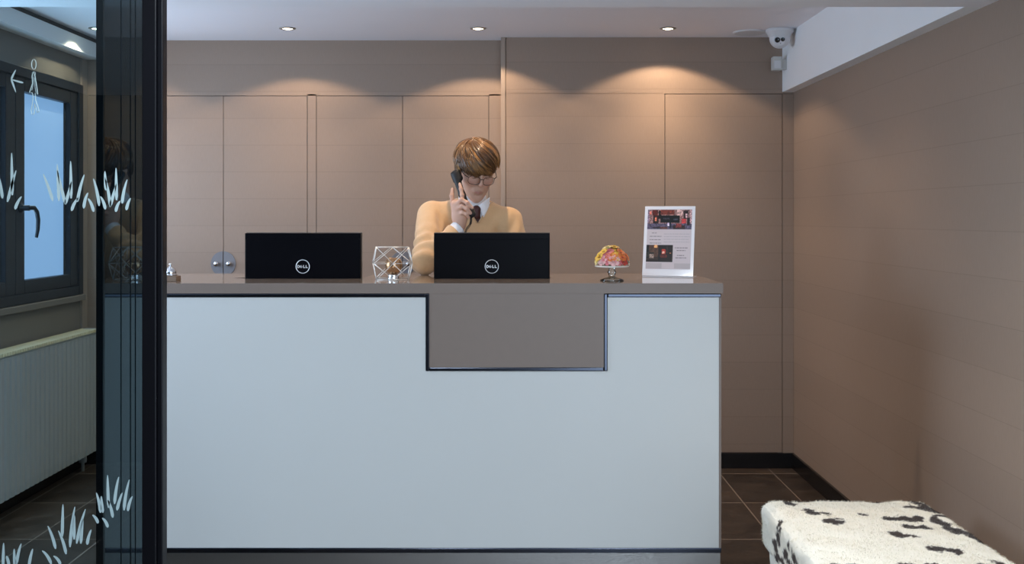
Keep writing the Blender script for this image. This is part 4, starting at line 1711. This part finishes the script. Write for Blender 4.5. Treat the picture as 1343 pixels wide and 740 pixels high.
me, vs = sdf_mesh('trousers', sd_trousers, HIP - V3((.22, .16, .97)), HIP + V3((.22, .16, .16)), .008)
link('trousers', me, M['trousers'], rec, smooth=True)
for s_ in (-1, 1):
    A_ = V3((HIP[0] + s_ * .11, HIP[1] + .03, .045))

    def sd_shoe(P):
        d = su(sd_cap(P, A_ + V3((0, .02, -.005)), A_ + V3((s_ * .02, -.17, -.012)), .042, .034), sd_cap(P, A_, A_ + V3((0, 0, .03)), .042, .042), .03)
        return np.maximum(d, -P[:, 2] + .001)
    me, vs = sdf_mesh('shoe', sd_shoe, A_ - V3((.09, .26, .06)), A_ + V3((.09, .1, .09)), .006)
    link('shoe', me, M['shoe'], rec, smooth=True)


# --- hair: a modelled cap with combed strands over it
HE_C = V3((0, .013, .036))
HE_R = V3((.098, .118, .093))


def hair_base(P):
    p = toH(P)
    d = sd_ell(p, HE_C, HE_R - .006)
    d = su(d, sd_ell(p, (0, .055, -.01), (.080, .070, .080)), .03)
    # face opening
    lowcut = .016 + .020 * np.abs(p[:, 0]) / .07 * 0
    edge = np.where(p[:, 1] < -.03, .010 + p[:, 0] * .1, np.where(p[:, 1] < .03, np.where(True, .010 - (p[:, 1] + .03) * .5, 0), -.022 - (p[:, 1] - .03) * 1.1))
    d = np.maximum(d, edge - p[:, 2])
    d = np.maximum(d, -(sd_ell(p, (0, .012, .03), (.071, .090, .080))))
    return d + .0015 * np.sin(p[:, 0] * 160 + p[:, 2] * 60)


me, vs = sdf_mesh('hair', hair_base, HC - .17, HC + .17, .0036)
ca = me.color_attributes.new('Pigment', 'FLOAT_COLOR', 'POINT')
ca.data.foreach_set('color', np.tile(np.array((.075, .034, .013, 1), np.float32), (len(vs), 1)).ravel())
hair = link('hair', me, M['hair'], rec, smooth=True)

rs = np.random.RandomState(11)
V_, F_, Cc = [], [], []
crown = V3((-.026, .040, .12)) - HE_C
crown = crown / HE_R
crown /= np.linalg.norm(crown)
e1 = np.cross(crown, V3((0, 1, 0)))
e1 /= np.linalg.norm(e1)
e2 = np.cross(crown, e1)
NL = 170                      # locks, each of several strands
for s_ in range(NL):
    az0 = rs.uniform(0, 2 * PI)
    st0 = abs(rs.normal(0, .3)) if rs.rand() < .5 else rs.uniform(.2, 1.5)
    len0 = rs.uniform(.8, 1.4)
    drift0 = rs.normal(.10, .16)
    lift = rs.uniform(-.02, .075)
    tone0 = rs.beta(1.1, 1.6)
    bend = rs.normal(0, .12)
    end_low = rs.normal(0, .007)
    for q_ in range(10):
        az = az0 + rs.normal(0, .055)
        start_t = max(0.02, st0 + rs.normal(0, .06))
        length = len0 * rs.uniform(.9, 1.1)
        L = 11
        pts = []
        dl = rs.normal(0, .012)
        for k in range(L):
            u = k / (L - 1)
            t = start_t + length * u
            aa = az + drift0 * u + bend * math.sin(PI * u)
            q = crown * math.cos(t) + (e1 * math.cos(aa) + e2 * math.sin(aa)) * math.sin(t)
            fw = max(0, -q[1] + .15) * min(1, t / .9)
            q = q + V3((.60 * u * fw, 0, 0))
            q /= np.linalg.norm(q)
            off = 1.0 + (lift + dl) * math.sin(PI * min(1, t / 1.8)) ** .7 + .012 * math.sin(t * 7 + az0 * 5)
            pt = HE_C + q * HE_R * off
            if pt[1] < -.02:
                low = .004 + .012 * (pt[0] / .08) + 1.5 * end_low
            else:
                low = -.024 - (pt[1] + .02) * .6 + 1.4 * end_low
            if q[2] < -.12:
                pt[0] *= 1 - .20 * min(1, (-q[2] - .12))
                pt[1] *= 1 - .06 * min(1, (-q[2] - .12))
            if pt[2] < low:
                break
            pts.append(pt)
        if len(pts) < 4:
            continue
        n = len(pts)
        tone = min(1, max(0, tone0 + rs.normal(0, .12)))
        c0 = np.array((.065, .028, .010)) * (1 - tone) + np.array((.36, .18, .06)) * tone
        rad = rs.uniform(.0014, .0032)
        base_i = len(V_)
        P = np.array(pts)
        for k in range(n):
            dv = P[min(n - 1, k + 1)] - P[max(0, k - 1)]
            dv /= np.linalg.norm(dv) + 1e-9
            nn = (P[k] - HE_C) / HE_R ** 2
            nn /= np.linalg.norm(nn)
            sd = np.cross(dv, nn)
            sd /= np.linalg.norm(sd) + 1e-9
            r_ = rad * (1.0 - .88 * (k / (n - 1)) ** 3) * (.35 + .65 * min(1, k / 1.5))
            for c_, s2 in ((1, 0), (.0, .6), (-1, 0), (0, -.6)):
                w_ = HC + RH @ (P[k] + sd * r_ * c_ * 1.4 + nn * r_ * s2)
                V_.append(tuple(w_))
                Cc.append((*c0, 1))
        for k in range(n - 1):
            for j in range(4):
                a0 = base_i + k * 4 + j
                a1 = base_i + k * 4 + (j + 1) % 4
                F_.append((a0, a1, a1 + 4, a0 + 4))
me = bpy.data.meshes.new('combed_locks')
me.from_pydata(V_, [], F_)
ca = me.color_attributes.new('Pigment', 'FLOAT_COLOR', 'POINT')
ca.data.foreach_set('color', np.array(Cc, dtype=np.float32).ravel())
lk = link('combed_locks', me, M['hair'], hair, smooth=True)
lk['kind'] = 'stuff'

# --- glasses
MH = Matrix.Translation(Vector(HC)) @ Rh.to_4x4()
bm = bmesh.new()
for s_ in (-1, 1):
    ring = []
    for k in range(36):
        a = 2 * PI * k / 36
        cx2, cz2 = math.cos(a), math.sin(a)
        ex = .0255 * abs(cx2) ** .62 * (1 if cx2 > 0 else -1)
        ez = .0185 * abs(cz2) ** .72 * (1 if cz2 > 0 else -1)
        x = s_ * .0325 + ex
        ring.append((x, -.1085 + (abs(x) - .0) ** 2 * 3.5, -.0065 + ez))
    add_tube(bm, ring, .0011, 8, True)
add_tube(bm, [(-.008, -.1080, .0), (0, -.1115, .0025), (.008, -.1080, .0)], .0016, 8)
spec = fin('eyeglasses', bm, M['glasses'], rec, smooth=True)
spec.location = HC
spec.rotation_euler = Rh.to_euler()
for s_ in (-1, 1):
    bm = bmesh.new()
    add_tube(bm, [(s_ * .0585, -.0965, .004), (s_ * .071, -.083, .006), (s_ * .0795, -.03, .008), (s_ * .081, .012, .010), (s_ * .080, .035, -.012)], [.0017, .0018, .0017, .0016, .0014], 8)
    fin('temple_arm', bm, M['glasses'], spec, smooth=True)
    bm = bmesh.new()
    ctr = bm.verts.new((s_ * .0325, -.1085 + .0325 ** 2 * 3.5, -.0065))
    rv = []
    for k in range(36):
        a = 2 * PI * k / 36
        cx2, cz2 = math.cos(a), math.sin(a)
        ex = .0250 * abs(cx2) ** .62 * (1 if cx2 > 0 else -1)
        ez = .0180 * abs(cz2) ** .72 * (1 if cz2 > 0 else -1)
        x = s_ * .0325 + ex
        rv.append(bm.verts.new((x, -.1085 + x * x * 3.5, -.0065 + ez)))
    for k in range(36):
        bm.faces.new((ctr, rv[k], rv[(k + 1) % 36]))
    o = fin('lens', bm, M['specs_lens'], spec, smooth=True)

# --- telephone handset
ph = thing('telephone_handset', 'black telephone handset held against the ear with a coiled cord hanging down', 'telephone')
T0 = q3(597.8, 229.5, 4.575)     # ear end
T1 = q3(617.5, 281.5, 4.530)     # mouth end
ax_ = (T1 - T0) / np.linalg.norm(T1 - T0)
inw = V3(HW((-.03, .0, -.03))) - (T0 + T1) / 2
inw = inw - ax_ * (inw @ ax_)
inw /= np.linalg.norm(inw)
sd_ = np.cross(ax_, inw)
RT = np.stack([sd_, inw, ax_], 1)


def sd_phone(P):
    mid = (T0 + T1) / 2 - inw * .010
    d = sd_cap(P, T0 - inw * .002, mid, .0165, .0135)
    d = su(d, sd_cap(P, mid, T1 - inw * .002, .0135, .0150), .012)
    b0 = sd_box(P, T0 + inw * .004 + ax_ * .006, (.023, .013, .026), RT, .010)
    b1 = sd_box(P, T1 + inw * .004 - ax_ * .010, (.020, .012, .022), RT, .009)
    d = su(d, b0, .010)
    d = su(d, b1, .010)
    return d


me, vs = sdf_mesh('handset_shell', sd_phone, np.minimum(T0, T1) - .06, np.maximum(T0, T1) + .06, .0028)
link('handset_shell', me, M['plastic_dark'], ph, smooth=True)
bm = bmesh.new()
c0 = T1 + ax_ * .006
pts = []
path = [c0, q3(619, 300, 4.525), q3(614.5, 306, 4.52), q3(611, 318, 4.515), q3(612, 345, 4.50), q3(622, 372, 4.47), q3(640, 372, 4.40)]
# the coil drops from the mouth end, bending left past the wrist
path = [T1 + ax_ * .004, q3(617.2, 293, 4.505), q3(613.2, 299, 4.495), q3(610.2, 306, 4.49), q3(610, 318, 4.49), q3(613, 345, 4.49), q3(625, 375, 4.47), q3(640, 392, 4.42)]
path = [Vector(a) for a in path]


def cat_(i, t):
    p0, p1, p2, p3 = path[max(0, i - 1)], path[i], path[i + 1], path[min(len(path) - 1, i + 2)]
    return .5 * ((2 * p1) + (-p0 + p2) * t + (2 * p0 - 5 * p1 + 4 * p2 - p3) * t * t + (-p0 + 3 * p1 - 3 * p2 + p3) * t ** 3)


cent = [cat_(i, t / 10) for i in range(len(path) - 1) for t in range(10)]
ln = 0
for i in range(len(cent) - 1):
    a, b = cent[i], cent[i + 1]
    dv = (b - a)
    d_ = dv.normalized()
    u1 = d_.cross(Vector((1, 0.2, 0.1))).normalized()
    u2 = d_.cross(u1)
    steps = max(2, int(dv.length / .0006))
    for k in range(steps):
        c = a + dv * k / steps
        th = (ln + dv.length * k / steps) / .0048 * 2 * PI
        pts.append(c + (u1 * math.cos(th) + u2 * math.sin(th)) * .0042)
    ln += dv.length
add_tube(bm, pts, .0013, 5)
fin('coiled_cord', bm, M['cord'], ph, smooth=True)
# ------------------------------------------------------------------ lights
def spot(name, loc, power, angle, blend, color, size=.012, rot=(0, 0, 0)):
    l = bpy.data.lights.new(name, 'SPOT')
    l.energy = power
    l.color = color
    l.spot_size = math.radians(angle)
    l.spot_blend = blend
    l.shadow_soft_size = size
    o = bpy.data.objects.new(name, l)
    o.location = loc
    o.rotation_euler = rot
    COL.objects.link(o)
    return o


WARM = (1.0, 0.72, 0.47)
for i, x in enumerate((127, 377, 627, 876)):
    spot('downlight_beam', (WX(x, YD), YD, H - .012), (9, 13, 17, 19)[i], 129, .2, WARM)
    spot('downlight_core', (WX(x, YD), YD, H - .012), (9, 16, 24, 26)[i], 96, 1.0, WARM)
for i, X in enumerate((-2.25, -1.20, -.17, .83)):
    downlight(['ceiling downlight out of frame over the left aisle', 'ceiling downlight out of frame over the left of the worktop',
               'ceiling downlight out of frame over the worktop centre', 'ceiling downlight out of frame over the right of the worktop'][i], X, 4.45, 1)
    spot('downlight_beam', (X, 4.45, H - .012), (8, 10, 34, 14)[i], 112, .6, WARM)

w = bpy.data.worlds.new('street_daylight')
scene.world = w
w.use_nodes = True
nt = w.node_tree
bg = nt.nodes['Background']
bg.inputs['Color'].default_value = (0.66, 0.82, 1.0, 1)
bg.inputs['Strength'].default_value = 5.0

# unseen street side: openings placed to admit daylight clear of the reflections
for nm, sx, sy, loc, rot in (('street_opening', XR - .45, HB, ((.45 + XR) / 2, Y0 + .02, HB / 2), (PI / 2, 0, 0)),
                             ('side_opening', HB, 2.3, (XR + .02, Y0 + 1.2, HB / 2), (0, PI / 2, 0))):
    pl = bpy.data.lights.new(nm, 'AREA')
    pl.shape = 'RECTANGLE'
    pl.size = sx
    pl.size_y = sy
    pl.cycles.is_portal = True
    po = bpy.data.objects.new(nm, pl)
    po.location = loc
    po.rotation_euler = rot
    COL.objects.link(po)
# cool ceiling lamps of the foyer, in front of the picture
for x, y in ((-.45, 1.9), (.75, 1.9), (-.45, .2), (.75, .2)):
    fl_ = bpy.data.lights.new('foyer_lamp', 'AREA')
    fl_.shape = 'DISK'
    fl_.size = .5
    fl_.energy = 19
    fl_.color = (.80, .91, 1.0)
    fo = bpy.data.objects.new('foyer_lamp', fl_)
    fo.location = (x, y, HB - .02)
    COL.objects.link(fo)
# daylight of the seen window, then fill light at the added one
for yy, pw in ((5.27, 16), (3.43, 36)):
    al = bpy.data.lights.new('window_daylight_and_fill', 'AREA')
    al.shape = 'RECTANGLE'
    al.size = 1.4
    al.size_y = 1.0
    al.energy = pw
    al.color = (.64, .8, 1.0)
    ao = bpy.data.objects.new('window_daylight_and_fill', al)
    ao.location = (XL + .03, yy, 1.58)
    ao.rotation_euler = (PI / 2, 0, -PI / 2)
    COL.objects.link(ao)
spot('bench_fill', (1.1, 2.9, HB - .01), 13, 95, .8, (1.0, .93, .82))  # unseen spot added to brighten the bench top

# ------------------------------------------------------------------ camera and view
cam = bpy.data.cameras.new('camera')
cam.sensor_fit = 'HORIZONTAL'
cam.sensor_width = 36
cam.lens = F / 1343 * 36
cam.shift_x = (671.5 - CX) / 1343
cam.shift_y = (CY - 370) / 1343
cam.clip_start = .05
co = bpy.data.objects.new('camera', cam)
co.location = (0, 0, CAMZ)
co.rotation_euler = (PI / 2, 0, 0)
COL.objects.link(co)
scene.camera = co
scene.view_settings.view_transform = 'Standard'
scene.view_settings.look = 'None'
scene.view_settings.gamma = 1
scene.view_settings.exposure = 0.0
scene.view_settings.use_curve_mapping = False
scene.cycles.use_denoising = True
scene.cycles.max_bounces = 10
scene.cycles.transparent_max_bounces = 12
